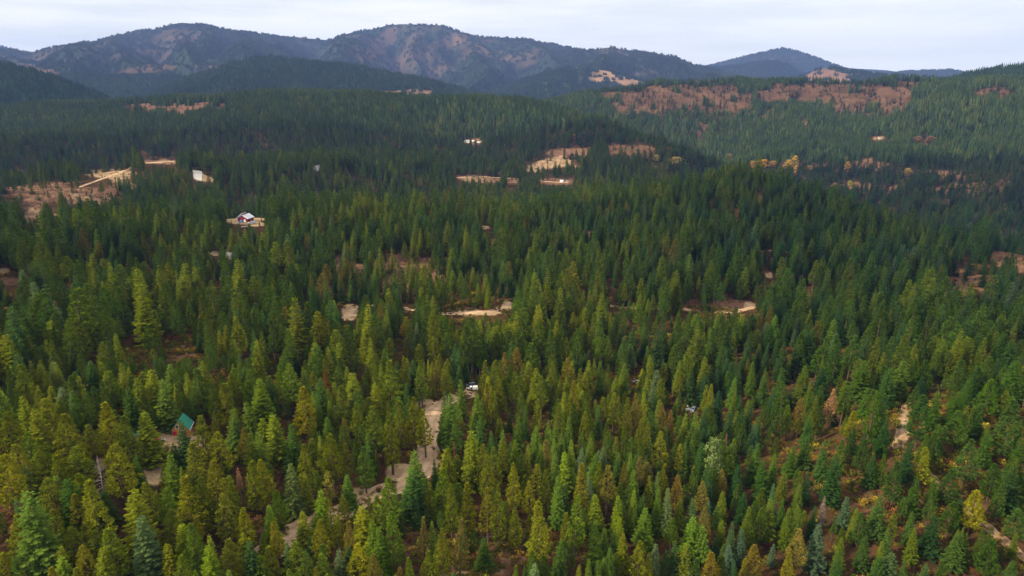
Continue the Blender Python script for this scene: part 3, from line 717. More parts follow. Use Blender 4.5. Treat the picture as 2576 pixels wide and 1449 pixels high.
# ------------------------------------------------------------------ catalogue of the trees that show largest
# per tile of the survey: x, y of the tip, height, crown width, kind (p pine, f fir), colour
TILES = {
'A0': (0, 360, """200 40 480 190 p o|400 40 380 180 f o|520 0 330 200 f b|900 0 330 170 f d|1090 100 480 220 f o|1510 90 560 240 f o|1300 260 480 190 f d|1640 180 500 220 f g|1990 80 520 260 p g|2260 240 500 260 p o|2340 80 330 170 p k|2410 30 300 150 p k|2510 100 450 200 p k|1710 30 300 200 f g|720 290 400 150 f b|690 330 380 150 p k|600 270 360 180 f b|380 300 330 160 p o|20 300 420 150 f k|240 350 500 170 f o|470 380 480 250 p y|330 490 560 280 f o|640 540 620 400 p o|60 520 450 250 p o|1040 430 620 240 p y|890 640 420 180 p o|1230 570 560 220 p o|1440 520 530 280 f o|1810 590 560 190 f d|1900 830 560 260 p o|1660 950 600 230 f g|2050 570 620 200 p o|2190 720 520 230 p o|1740 830 320 180 f d|160 840 480 230 p y|740 870 500 320 p o|400 780 560 260 p o|560 950 480 200 p o|40 960 620 320 p y|1150 840 640 280 p y|1350 950 430 150 f d|2130 1010 700 230 p y|1860 1180 700 300 p y|2000 1180 600 220 p o|2440 680 380 140 p t|2500 420 520 160 f g|2510 740 450 160 p k|2530 1000 550 200 p o|1660 1290 480 170 p k|660 1190 520 230 f d|890 1200 680 250 p y|260 1310 900 340 f g|480 1180 500 300 p o|770 1150 420 200 p o|1330 1290 760 300 f o|1440 1240 500 180 p o|2240 1200 650 200 p o|1030 1300 330 230 f d|110 500 300 150 p o|2330 480 420 200 f g|1560 1330 350 150 p o"""),
'B0': (0, 468, """1420 470 640 270 f b|1950 560 560 200 p k|1800 880 400 180 p k|2090 770 520 220 f k|2310 720 480 260 p o|2430 400 480 190 p y|2250 250 560 200 p o|520 430 480 170 p o|720 590 420 180 p o|590 780 420 160 f o|830 770 450 180 p y|600 890 350 190 f k|1010 800 450 270 f o|1100 600 560 260 p o|30 840 380 200 p y|510 1000 300 160 p y|740 1010 250 180 p y|2500 740 500 200 f d|1700 420 500 220 p o|950 620 420 200 p o|740 260 420 160 p y|2290 1020 250 120 f g|160 470 520 220 p o|1960 1020 250 140 p k"""),
'A1': (256, 360, """240 40 420 150 p k|340 40 500 220 p k|480 90 420 170 f g|150 170 350 130 f d|30 180 500 240 f g|470 270 520 250 p y|640 170 500 200 f d|690 100 300 90 p r|790 220 420 140 f o|840 260 520 200 p o|970 120 500 230 f o|1190 50 420 120 p o|1200 230 420 170 f o|1330 0 620 250 p o|1490 -30 460 130 p o|1680 0 480 160 p k|1580 0 380 180 f d|1810 10 350 120 p t|1900 20 400 130 p o|2050 50 300 100 f d|2010 70 250 90 p t|2250 0 400 150 p o|2400 0 500 160 p o|1870 310 560 110 f d|1950 320 620 240 f g|2060 180 450 120 f g|2220 330 480 170 f g|2330 230 350 110 p t|2380 310 420 130 p o|2440 90 500 140 p o|620 440 320 120 f g|720 570 300 140 f g|870 590 420 130 p t|1180 470 640 180 p o|1340 450 710 140 p o|1440 410 540 160 p o|1580 370 560 190 p o|1690 500 470 160 p o|350 620 560 230 f d|480 840 520 180 p o|180 540 480 220 f o|740 740 560 240 p o|900 830 420 150 p o|1080 870 470 190 p g|1120 370 380 160 p o|330 1030 520 200 f b|490 1140 380 140 f o|10 700 520 200 f g|60 1000 500 200 p y|910 1150 330 160 f g|1560 890 520 260 f g|1590 1100 520 260 f d|1800 990 400 110 f d|1860 1080 600 220 p k|1940 870 480 170 p o|2170 700 600 240 f o|2320 960 520 180 p o|2400 880 560 170 p o|2280 840 500 160 p o|2130 1240 560 180 p y|2370 700 350 120 f d|2480 780 400 140 p o|2490 680 400 140 f g|1330 1180 560 230 p k|1740 1240 380 160 p o|1960 1240 560 170 p o|560 590 330 120 p o|1020 420 420 170 p o"""),
'B1': (256, 468, """200 230 380 190 p k|130 370 420 170 f k|590 220 420 200 f k|470 430 400 170 f o|730 310 500 130 p o|870 260 330 150 p o|1140 290 200 80 p o|1210 280 350 170 p o|620 520 480 190 p y|180 540 420 160 p y|910 540 480 150 p t|810 490 450 110 p o|1060 380 420 230 f o|1180 500 560 200 f g|1250 580 500 190 f g|1360 450 600 220 p k|1030 760 420 220 p y|820 810 330 170 f b|660 850 380 170 p k|390 750 420 220 p o|40 870 330 200 p k|130 780 400 200 p o|1680 480 480 130 p t|1770 520 450 110 f g|1860 610 500 190 p o|2040 520 560 170 p t|2300 690 330 200 f d|1540 900 330 130 p k|1730 830 380 170 p o|2330 200 560 170 p y|2440 180 620 160 p o|600 990 250 130 p y|350 1010 220 150 p k|2520 330 400 120 p o"""),
'A2': (512, 360, """30 120 450 130 p o|170 40 450 100 p o|300 160 450 120 p o|400 20 450 140 p o|560 -20 500 170 p t|620 210 450 140 p y|690 90 420 130 p o|770 0 350 130 f o|900 0 350 130 f g|1140 20 350 130 f g|960 140 250 90 p o|1310 80 260 110 f y|1460 90 420 130 f b|1500 180 450 120 p o|1690 10 350 110 f k|1810 110 350 170 f d|1950 140 300 150 f d|2170 100 250 100 f k|2230 180 350 110 f k|2430 10 350 110 f k|2060 80 300 100 f d|2550 60 400 130 f g|2010 240 300 90 p y|1640 370 250 90 f k|1250 340 500 140 p t|1160 370 480 110 p o|1030 330 420 150 p o|870 450 400 110 f d|820 470 420 120 p k|740 510 380 130 p o|580 560 350 110 f g|480 440 380 130 p o|130 450 330 100 f d|50 550 380 150 f g|250 400 400 100 p o|440 620 330 130 f g|370 600 300 110 f g|240 660 350 160 f g|390 690 330 120 f g|500 730 330 140 f g|600 790 380 110 f k|1300 600 420 140 p o|1370 620 420 130 p o|1460 590 350 110 f g|1500 720 480 180 p y|1510 430 350 120 p t|1600 500 350 110 p t|1860 530 420 170 f k|2440 640 350 120 f b|2310 480 420 160 f d|2480 560 350 130 f g|2080 300 420 150 f d|1820 780 420 150 f g|1640 810 350 120 f g|1690 850 350 100 p y|1740 820 400 120 f g|20 800 420 150 f g|140 840 400 140 f o|350 800 380 160 p t|290 850 380 150 f g|540 920 460 150 f k|440 930 380 120 f g|700 870 350 150 f b|840 930 350 140 f g|930 870 300 130 f b|790 780 300 140 f g|1040 760 350 130 f o|1290 960 420 110 p t|1190 930 420 120 f g|970 1050 560 150 p t|800 1070 350 120 f g|700 1040 560 170 p y|880 1030 450 160 p o|250 1040 480 190 p y|350 1100 450 160 p o|20 1040 520 160 p y|470 1150 520 170 f g|1080 1240 350 150 p k|1380 1170 420 100 p y|1480 1120 350 110 f b|1530 1070 400 120 p o|1220 1090 350 160 f g|1660 1150 400 140 p t|1840 1060 250 80 p y|1850 1180 300 110 f b|1930 1210 400 140 p t|2120 1100 350 130 p t|2460 820 420 160 f g|2540 1000 400 150 f g|2280 1050 400 150 f d|160 1220 400 130 p y"""),
'B2': (512, 468, """640 270 700 170 p k|550 450 420 130 p o|280 330 700 240 p y|40 400 420 150 p o|840 260 360 200 f o|850 520 500 200 f g|930 600 350 120 f g|1080 270 420 150 f k|1230 220 420 130 f k|1340 400 420 190 f g|1080 500 360 130 f o|1030 610 380 110 f g|1130 650 420 150 f o|990 790 350 120 f g|1580 190 480 140 f b|1480 180 480 120 f g|1690 300 350 120 f o|1820 300 350 150 f b|1830 490 420 220 f k|1910 570 350 200 f k|1960 400 350 140 p t|1990 320 250 80 f b|2110 510 320 110 f o|2220 540 400 120 f b|2320 600 350 120 f b|2400 470 420 140 p o|2520 400 420 150 p o|2340 250 300 130 f d|2510 190 350 140 p o|2450 770 400 170 p t|2340 900 300 90 p y|1650 720 380 120 f d|1750 760 380 170 f o|1280 740 420 190 p o|1450 750 380 130 f b|1390 840 350 110 f o|2020 850 350 220 p t|2130 880 300 120 p o|2200 760 300 150 f b|770 910 250 100 f g|760 970 220 120 p t|930 900 280 130 f g|40 980 200 110 p k|480 720 400 140 f d|870 920 250 120 f g"""),
'A3': (768, 360, """20 90 500 120 f g|150 60 420 140 f g|380 50 420 170 f o|560 80 350 180 f d|760 90 330 80 p o|960 0 420 200 f g|1230 70 420 170 f g|1350 0 420 190 f k|1560 150 250 120 f d|1600 0 350 250 p g|1950 0 350 250 p g|2030 190 300 120 f g|2130 60 330 180 p g|2240 190 400 190 p k|2400 190 400 180 p g|2500 0 420 190 f g|430 220 420 100 f k|990 270 330 120 f k|1080 300 600 130 p k|1190 340 500 180 f g|340 380 330 140 p t|1500 250 300 110 p g|1580 360 520 230 p g|1720 310 350 130 f g|1930 310 350 160 f g|1930 510 420 190 p g|2130 430 330 150 f g|2500 400 620 240 p g|1730 640 280 150 f g|430 560 330 130 f g|1190 590 380 130 f d|870 510 300 150 p y|880 640 300 100 f d|980 710 230 100 f d|970 800 330 160 p g|1430 800 500 140 f d|2050 800 480 180 p g|2230 700 350 140 f g|2560 750 500 150 f g|1590 880 380 170 p y|1180 950 230 100 p k|580 810 380 130 f g|390 760 350 150 f g|250 850 330 140 f g|70 930 420 120 f k|1070 950 300 130 f d|700 950 550 160 f d|1320 1030 450 170 p g|1860 1090 350 170 p g|1510 1160 420 140 f g|1690 1150 350 110 f g|2290 1040 350 190 p g|2100 1310 450 200 p y|2500 1050 450 190 f d|410 1100 350 110 f d|320 1120 350 100 p o"""),
'B3': (768, 468, """60 150 400 110 f b|320 140 320 100 f o|150 310 300 90 f g|210 380 420 130 f o|300 380 420 130 f o|320 610 480 180 p t|510 550 480 200 f b|470 370 300 80 f d|800 280 300 140 f b|1140 260 420 170 f g|1470 430 300 110 f g|1870 340 320 190 p g|1950 290 260 80 f d|1690 470 400 190 f d|1930 640 350 240 f g|2260 720 380 240 p g|2540 410 350 180 p g|990 680 320 130 f g|710 840 280 100 f g|740 700 300 110 f o|1240 840 280 200 f b|1140 880 230 160 f g|1390 910 250 110 f g|1590 960 200 120 f b|2480 930 220 140 f g|230 850 300 120 p y|1220 600 250 120 f g|1490 600 250 110 f o|1170 720 220 110 f o"""),
}
TS = 256 / 2576.0
LANDMARKS = [('the orange cabin', 181, 425), ('the grey leaning snag', 97, 478), ('the tan dead pine by the cabin', 237, 482), ('the two parked white cars', 472, 388), ('the sharp bend of the dirt road', 431, 462),
             ('the lowest piece of road', 296, 530), ('the scrap yard', 690, 410), ('the pale broadleaf tree', 716, 455), ('the broad tan dead pine', 833, 405), ('the straight sandy track', 904, 430),
             ('the two yellow bushes', 852, 490), ('the silver snag in the shrubs', 825, 512), ('the faint lower track', 990, 535), ('the bottom left corner', 12, 566), ('the bottom right corner', 1012, 566),
             ('the red leafy gap among pines', 618, 430), ('the orange undergrowth', 600, 388), ('the open reddish ground', 490, 560), ('the sandy bank above the road bend', 424, 408), ('the red clearing behind the cabin', 186, 352), ('the bottom edge middle', 620, 570), ('the ravine foot at the bottom', 745, 560), ('the dark ravine', 735, 385), ('the left edge above the corner', 10, 440), ('the right edge of the picture', 1015, 420)]
CN = {'y': 'golden olive', 'o': 'olive green', 'g': 'mid green', 'd': 'dark green', 'b': 'grey green', 't': 'tan brown', 'r': 'rusty brown', 'k': 'bright green'}
ORD = ['closest', 'second closest', 'third closest', 'fourth closest', 'fifth closest', 'sixth closest', 'seventh closest', 'eighth closest', 'ninth closest', 'tenth closest', 'eleventh closest', 'twelfth closest', 'thirteenth closest', 'fourteenth closest', 'fifteenth closest', 'sixteenth closest', 'seventeenth closest', 'eighteenth closest', 'nineteenth closest', 'twentieth closest']
CAT = []
for tx, ty, s_ in TILES.values():
    for row in s_.split('|'):
        a, b, h, w, k, c = row.split()
        CAT.append([tx + float(a) * TS, ty + float(b) * TS, float(h) * TS, float(w) * TS, k, c])
# one tree per spot: drop entries read twice where tiles overlap
uni = []
for t in CAT:
    if all(math.hypot(t[0] - o[0], (t[1] - o[1]) * .8) > 5.5 for o in uni): uni.append(t)
CAT = uni


_RN = np.exp(np.linspace(math.log(95), math.log(900), 500))


def place_tree(px, py, hp):
    """stand a tree whose tip is seen at (px, py) and which looks hp tall: distance and height follow from the ground"""
    v = ray(px, py)
    g = gh(v[0] * _RN, v[1] * _RN); zr = ZC + v[2] * _RN
    best = None
    for H in np.arange(11, 33, 1.0):
        gap = zr - g - H
        k = np.nonzero(gap <= 0)[0]
        k = max(1, k[0] if len(k) else len(_RN) - 1)
        f = gap[k - 1] / max(gap[k - 1] - gap[k], 1e-6)
        r = _RN[k - 1] + (_RN[k] - _RN[k - 1]) * min(max(f, 0), 1)
        x, y, z = v[0] * r, v[1] * r, ZC + v[2] * r - H
        by = project(np.array([x]), np.array([y]), np.array([z]))[1][0]
        e_ = abs(math.log(max(by - py, 1) / hp)) + .9 * abs(math.log(H / 21.0)) ** 1.5
        if best is None or e_ < best[0]: best = (e_, x, y, z, H)
    return best[1:]


# pieces of road and yard that must stay in view between the trees in front of them
SEEN = [(303, 526), (310, 523), (350, 510), (390, 489), (414, 470), (420, 478), (434, 458), (427, 408), (432, 436), (186, 446), (196, 445), (160, 470), (150, 474), (907, 418), (899, 450), (960, 508), (985, 526), (296, 530), (360, 506), (371, 499), (381, 493), (400, 478), (408, 471), (426, 474), (430, 464), (433, 453), (431, 420), (434, 412), (428, 402), (440, 398), (165, 443), (176, 440), (190, 438), (205, 440), (153, 468), (157, 478), (903, 412), (903, 425), (902, 435), (901, 445), (968, 516), (1000, 537), (472, 389), (467, 387), (477, 389), (690, 408)]
for t in CAT:
    for sx_, sy_ in SEEN:
        hw_ = t[3] * .5 * (.3 + .6 * min(1, max(0, (sy_ - t[1]) / t[2])))
        if t[1] + 2 < sy_ < t[1] + t[2] * .93 and abs(t[0] - sx_) < hw_:
            t[0] = sx_ + math.copysign(min(hw_ + 1, abs(t[0] - sx_) + 6), t[0] - sx_)
for t in CAT:
    x, y, z, H = place_tree(t[0], t[1], t[2])
    d = math.sqrt(x * x + y * y + (ZC - z) ** 2)
    t += [x, y, z, H, t[3] / 683.0 * d * .97]   # crown width in metres

# individual labels: nearest landmark, side of it, rank on that side
spots = {}
for i, t in enumerate(CAT):
    cx, cy_ = t[0], t[1] + t[2] * .4
    l = min(LANDMARKS, key=lambda m: math.hypot(cx - m[1], cy_ - m[2])); dx, dy = cx - l[1], cy_ - l[2]
    side = ('right of' if dx > 0 else 'left of') if abs(dx) > abs(dy) else ('below' if dy > 0 else 'above')
    spots.setdefault((l[0], side), []).append((math.hypot(dx, dy), i))
for (l, side), v in spots.items():
    for k, (_, i) in enumerate(sorted(v)):
        t = CAT[i]
        size = 'tall' if t[9] > 23 else ('small' if t[9] < 15.5 else 'mid sized')
        end = ORD[k] if len(v) > 1 else 'the only one'
        t.append(f"{size} {CN[t[5]]} {'pine' if t[4] == 'p' else 'fir'}, {end} {side} {l}" if len(v) > 1 else f"{size} {CN[t[5]]} {'pine' if t[4] == 'p' else 'fir'} just {side} {l}")


def copy_part(me, name, root, scale, tint=None, rz=0.0):
    o = bpy.data.objects.new(name, me); COL.objects.link(o); o.parent = root
    o.scale = scale; o.rotation_euler = (0, 0, rz)
    if tint is not None: o['tint'] = [float(c) for c in tint]
    return o


for i, t in enumerate(CAT):
    px, py, hp, wp, k, c, x, y, z, H, W, lab = t
    rnd.seed(1000 + i)
    pine = k == 'p'
    lib, mes = (PINE, PINE_ME) if pine else (FIR, FIR_ME)
    slim = W / H
    if pine:
        j = rnd.choice([0, 1, 3, 5] if slim < .26 else [0, 2, 4, 5])
    else:
        j = rnd.choice([1, 3, 5, 0] if slim < .3 else [0, 2, 4])
    rad = lib[j][1]
    W = min(max(W * 1.14, H * .26), H * .56)
    sx = W / (2 * rad)
    root = thing('pine_tree' if pine else 'fir_tree', lab, 'tree', (x, y, z - .2), 0, 'conifers on the near slopes')
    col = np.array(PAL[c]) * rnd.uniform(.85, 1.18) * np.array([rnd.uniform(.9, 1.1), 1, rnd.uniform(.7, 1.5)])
    if px > 640 and c in 'ogdbk': col = col * (1 - min(1, (px - 640) / 90) * np.array([.42, .28, .0]))     # shade from the ravine rightwards put into the tree tints, with less red
    rz = rnd.uniform(0, 6.28)
    copy_part(TRUNK_ME, 'trunk', root, (H / 20 * rnd.uniform(.9, 1.3), H / 20 * 1.1, H / 20), None, rz)
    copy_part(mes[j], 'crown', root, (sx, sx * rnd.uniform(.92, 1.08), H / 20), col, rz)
    root.rotation_euler = (rnd.gauss(0, .018), rnd.gauss(0, .018), 0)
print('catalogued trees', len(CAT))


# ------------------------------------------------------------------ dead trees, broadleaf trees, shrubs
M_SNAG = M_DEAD


def snag(px, py, hp, label, tint, tufts, wide=1.0, lean=(0, 0), name='dead_tree'):
    x, y, z, H = place_tree(px, py, hp)
    root = thing(name, label, 'dead tree', (x, y, z - .2))
    root.rotation_euler = (lean[0], lean[1], 0)
    g = trunk_geo(20, .24, int(px * 7 + py), .98, 46, 2.3 * wide)
    m = plain('weathered_wood', tint, .9, .25, 2)
    o = link_mesh('trunk', g.v, g.f, m, root); o.scale = (H / 20, H / 20, H / 20)
    if tufts:
        me = PINE_ME[rnd.choice([1, 3])]; c = copy_part(me, 'crown', root, (H / 20 * .62 * wide, H / 20 * .62 * wide, H / 20), tufts)


snag(95, 451, 56, 'leaning grey snag with bare branches in a gap among olive pines', (.34, .28, .24), None, 1.15, (.05, .06))
snag(237.5, 468, 33, 'tan dead pine standing on the red slope near the cabin', (.26, .19, .13), (.40, .21, .11), 1.1)
snag(215, 397, 16, 'thin pinkish dead pine poking out behind the cabin', (.36, .22, .17), (.36, .18, .13), 1.0)
snag(834, 389, 42, 'broad tan dead pine above the shrubby slope', (.24, .16, .10), (.36, .205, .085), 1.6)
snag(825, 496, 35, 'silvery snag with drooping twigs among the slope shrubs', (.32, .27, .25), (.22, .16, .12), 1.0)
snag(454, 441, 25, 'slender rust red dead pine by the road bend', (.40, .15, .07), (.42, .15, .06), .55)
snag(727, 433, 16, 'reddish dead treetop beside the pale broadleaf tree', (.26, .13, .09), (.30, .13, .085), .8)
snag(332, 361, 20, 'rusty dead spire among bright green firs', (.30, .15, .09), (.28, .13, .06), .7)


def broadleaf(px, py, hp, wp, label, tint, form_, dmin=95, group=None, name='broadleaf_tree', cat='tree', H=None):
    if dmin < 200:
        x, y, z, H = place_tree(px, py, hp)
    else:                                       # far ones: foot of the tree read off the ground
        x, y, z = at(px, py + hp, dmin); d = math.hypot(x, y); H = hp / 683 * d
    W = wp / 683 * math.hypot(x, y) * (1.35 if dmin > 200 else 1)
    root = thing(name, label, cat, (x, y, z - .2), 0, group)
    rz = rnd.uniform(0, 6.28)
    copy_part(TRUNK_ME, 'trunk', root, (H / 20 * 1.1, H / 20 * 1.1, H / 20 * .8), None, rz)
    r0 = BROAD[form_][1]
    if dmin > 200: KEEP.extend([(px, py + hp * f_, math.hypot(x, y)) for f_ in (.15, .45, .75)])
    copy_part(BROAD_ME[form_], 'crown', root, (W / 2 / r0, W / 2 / r0, H / 14), tint, rz)


broadleaf(716, 436.5, 56, 27, 'pale green broadleaf tree with a slim bare trunk in the dark ravine', (.15, .20, .06), 0)
broadleaf(731, 445, 42, 22, 'darker rounded broadleaf tree touching the pale broadleaf tree', (.075, .10, .03), 0)
broadleaf(327, 470, 33, 15, 'small yellow leaved broadleaf tree by the lower road', (.24, .22, .03), 1)
G_ = 'autumn broadleaf trees on the valley floor'
for row in [(763, 160, 9, 13, .52, .28, .03, 0, 'wide golden tree, biggest of the autumn row in the valley'), (752, 161, 8, 6, .50, .30, .04, 1, 'small gold tree just left of the widest golden tree'),
            (773, 161, 7, 7, .45, .26, .05, 1, 'dull gold tree just right of the widest golden tree'), (788, 160, 10, 7, .55, .36, .05, 1, 'bright yellow upright tree, left one of the tall pair'),
            (794, 156.5, 13, 6, .55, .36, .05, 2, 'bright yellow slender tree, taller one of the pair'), (794.5, 166.5, 11, 3, .50, .30, .05, 2, 'thin orange spire below the tall yellow pair'),
            (728.5, 154, 6, 7, .42, .30, .08, 1, 'pale gold tree at the near end of the autumn row'), (847, 162, 8, 5, .40, .26, .07, 1, 'single tan gold tree standing right of the yellow pair'),
            (907, 169, 8, 7, .40, .28, .07, 1, 'yellow tan tree alone on the far valley clearing'), (850, 181, 5, 5, .36, .34, .04, 1, 'small yellow green tree at the edge of the near woods'),
            (656, 155, 7, 8, .36, .28, .10, 0, 'pale straw coloured tree behind the reddish clearing'), (676, 157, 8, 13, .36, .28, .10, 0, 'wide pale straw tree, larger of the straw pair'),
            (574, 134, 7, 3, .40, .24, .10, 2, 'lone pale orange spire in the dark middle forest'), (809, 166, 6, 8, .34, .19, .06, 0, 'brownish gold tree on the slope right of the thin spire'),
            (930, 137, 6, 8, .30, .17, .09, 0, 'pinkish brown tree far up the valley, right one of two'), (918, 137, 6, 7, .30, .17, .09, 0, 'pinkish brown tree far up the valley, left one of two')]:
    broadleaf(row[0], row[1], row[2], row[3], row[8], row[4:7], row[7], 1000, G_)

SHR = [shrub_geo(61), shrub_geo(62), shrub_geo(63, 130, 1.1)]
SHR_ME = [link_mesh('shrub', g.v, g.f, M_LEAF, leafvar=g.a, collection=HID).data for g in SHR]
for row in [(849, 482, 5, 'p', .42, .36, .02, 'round bright yellow bush, upper one of the yellow pair'), (855, 490, 6, 'p', .40, .32, .02, 'tall mustard yellow bush, lower one of the yellow pair'),
            (876, 452, 11, 'p', .34, .26, .02, 'mustard bush left of the foot of the sandy track'), (896, 450, 13, 'p', .17, .17, .02, 'olive bush right at the foot of the sandy track'),
            (939, 461, 18, 'p', .20, .19, .015, 'large olive yellow bush beside the upper shrub slope'), (950, 470, 10, 'p', .34, .17, .02, 'orange bush just below the large olive yellow bush'),
            (1002, 462, 9, 'p', .36, .26, .02, 'yellow orange bush near the right edge clearing'), (792, 421, 6, 'p', .38, .22, .03, 'yellow orange bush under the ravine edge trees'),
            (938, 388, 12, 'p', .18, .20, .05, 'pale olive rounded bush at the top of the sandy track'), (831, 508, 8, 'p', .24, .22, .02, 'olive gold bush right of the silvery snag'),
            (834, 520, 12, 'p', .17, .17, .02, 'low olive bush below the silvery snag'), (896, 517, 11, 'p', .34, .20, .02, 'orange gold bush in the middle of the shrub slope'),
            (894, 554, 6, 'p', .42, .36, .02, 'small bright yellow bush behind the front firs'), (653, 539, 9, 'p', .20, .15, .03, 'tan olive bush, smaller one beside the ravine pines'),
            (662, 538, 11, 'p', .22, .16, .03, 'tan olive bush, taller one beside the ravine pines'), (184, 340, 5, 'p', .42, .40, .02, 'small bright yellow bush above the red clearing'),
            (191, 340, 8, 'p', .32, .30, .02, 'wider yellow green bush above the red clearing'), (893, 474, 8, 'p', .36, .30, .02, 'yellow bush between dark firs on the shrub slope'),
            (620, 391, 9, 'p', .44, .17, .04, 'vivid orange red bush under the tall pines'), (604, 393, 6, 'p', .48, .26, .04, 'orange yellow bush under the tall pines'),
            (594, 387, 7, 'p', .42, .17, .05, 'dull orange bush at the far end of the pine gap'), (627, 437, 6, 'p', .46, .26, .03, 'gold bush beside a bare pine trunk')]:
    px, py, wp = row[:3]
    x, y, z = at(px, py + wp * .3, 90); d = math.hypot(x, y); W = wp / 683 * d
    o = bpy.data.objects.new('shrub', SHR_ME[rnd.randrange(3)]); COL.objects.link(o)
    o.location = (x, y, z - .1); s_ = W / 1.75; o.scale = (s_, s_, s_ * 1.05); o.rotation_euler = (0, 0, rnd.uniform(0, 6))
    o['tint'] = list(row[4:7]); tag(o, row[7], 'shrub', 'autumn shrubs one can pick out')
    KEEP.append((px, py, d))

# ------------------------------------------------------------------ buildings, vehicles, yard things
def box(bm, x0, x1, y0, y1, z0, z1, taper=None, bev=0):
    v = [bm.verts.new(p) for p in ((x0, y0, z0), (x1, y0, z0), (x1, y1, z0), (x0, y1, z0), (x0, y0, z1), (x1, y0, z1), (x1, y1, z1), (x0, y1, z1))]
    if taper:
        for q_, (dx, dy) in zip(v[4:], ((1, 1), (-1, 1), (-1, -1), (1, -1))): q_.co.x += dx * taper[0]; q_.co.y += dy * taper[1]
    fs = [bm.faces.new([v[i] for i in f]) for f in ((3, 2, 1, 0), (4, 5, 6, 7), (0, 1, 5, 4), (1, 2, 6, 5), (2, 3, 7, 6), (3, 0, 4, 7))]
    if bev:
        es = list({e_ for f in fs for e_ in f.edges})
        bmesh.ops.bevel(bm, geom=es, offset=bev, segments=2, affect='EDGES', profile=.6)


def part(name, parent, mat, fn, label=None):
    bm = bmesh.new(); fn(bm); bmesh.ops.recalc_face_normals(bm, faces=bm.faces)
    me = bpy.data.meshes.new(name); bm.to_mesh(me); bm.free(); me.materials.append(mat)
    o = bpy.data.objects.new(name, me); COL.objects.link(o)
    if parent is not None: o.parent = parent
    if label: o['label'] = label
    return o


def slab(bm, a, b, c, d, th):
    """a sheet through four corners, th thick below"""
    P = [Vector(p) for p in (a, b, c, d)]; n = (P[1] - P[0]).cross(P[3] - P[0]).normalized()
    if n.z < 0: n = -n
    t = [bm.verts.new(p) for p in P]; u = [bm.verts.new(p - n * th) for p in P]
    bm.faces.new(t); bm.faces.new(u[::-1])
    for k in range(4): bm.faces.new((t[k], u[k], u[(k + 1) % 4], t[(k + 1) % 4]))


def board_mat(name, col, pitch, axis='Z', rough=.8, depth=.35, metal=0.):
    """boards or metal ribs: a wave along one axis"""
    m = plain(name, col, rough, .18, .8, metal); nt = m.node_tree
    tc = N(nt, 'ShaderNodeTexCoord'); w = N(nt, 'ShaderNodeTexWave'); w.wave_type = 'BANDS'; w.bands_direction = axis
    w.inputs['Scale'].default_value = .314 / pitch; w.inputs['Distortion'].default_value = .2
    b = N(nt, 'ShaderNodeBump'); b.inputs['Strength'].default_value = depth; b.inputs['Distance'].default_value = .05
    nt.links.new(tc.outputs['Object'], w.inputs['Vector']); nt.links.new(w.outputs[0], b.inputs['Height'])
    nt.links.new(b.outputs[0], [n for n in nt.nodes if n.type == 'BSDF_PRINCIPLED'][0].inputs['Normal'])
    return m


M_LOG = board_mat('orange_logs', (.62, .235, .065), .25); M_GREEN = board_mat('green_metal_roof', (.035, .25, .165), .4, 'Y', .45, .4)
M_RED = plain('red_paint', (.42, .025, .05), .6, .12); M_WHITE = plain('white_paint', (.80, .80, .80), .6, .05)
M_GLASS = plain('dark_glass', (.02, .025, .03), .12, .1, 1, 0, .6); M_MAROON = board_mat('maroon_siding', (.22, .012, .045), .4, 'X')
M_TIN = board_mat('white_tin_roof', (.84, .82, .86), .4, 'X', .4, .3); M_TYRE = plain('tyre_rubber', (.02, .02, .02), .9); M_RIM = plain('rim_metal', (.4, .4, .42), .4, .1, 2, .6)
M_CARW = plain('white_car_paint', (.82, .82, .84), .25, .03, 1, 0, .6); M_CARS = plain('silver_car_paint', (.42, .44, .47), .25, .05, 1, .3, .6)
M_BLUE = plain('blue_paint', (.08, .28, .62), .4, .1); M_CREAM = plain('cream_wall', (.62, .55, .45), .8, .1); M_BROWN = plain('brown_wall', (.30, .20, .13), .8, .15)
M_STEEL = plain('bluish_steel', (.45, .50, .62), .4, .1, 1, .2); M_CONC = plain('pale_concrete', (.55, .52, .48), .85, .15); M_LUMB = plain('fresh_lumber', (.66, .54, .38), .8, .15)
M_GREY = plain('grey_shingles', (.34, .33, .34), .85, .2, 3); M_RUST = plain('rusty_iron', (.36, .11, .05), .8, .35, 2); M_TARP = plain('green_plastic', (.03, .26, .17), .4, .1)


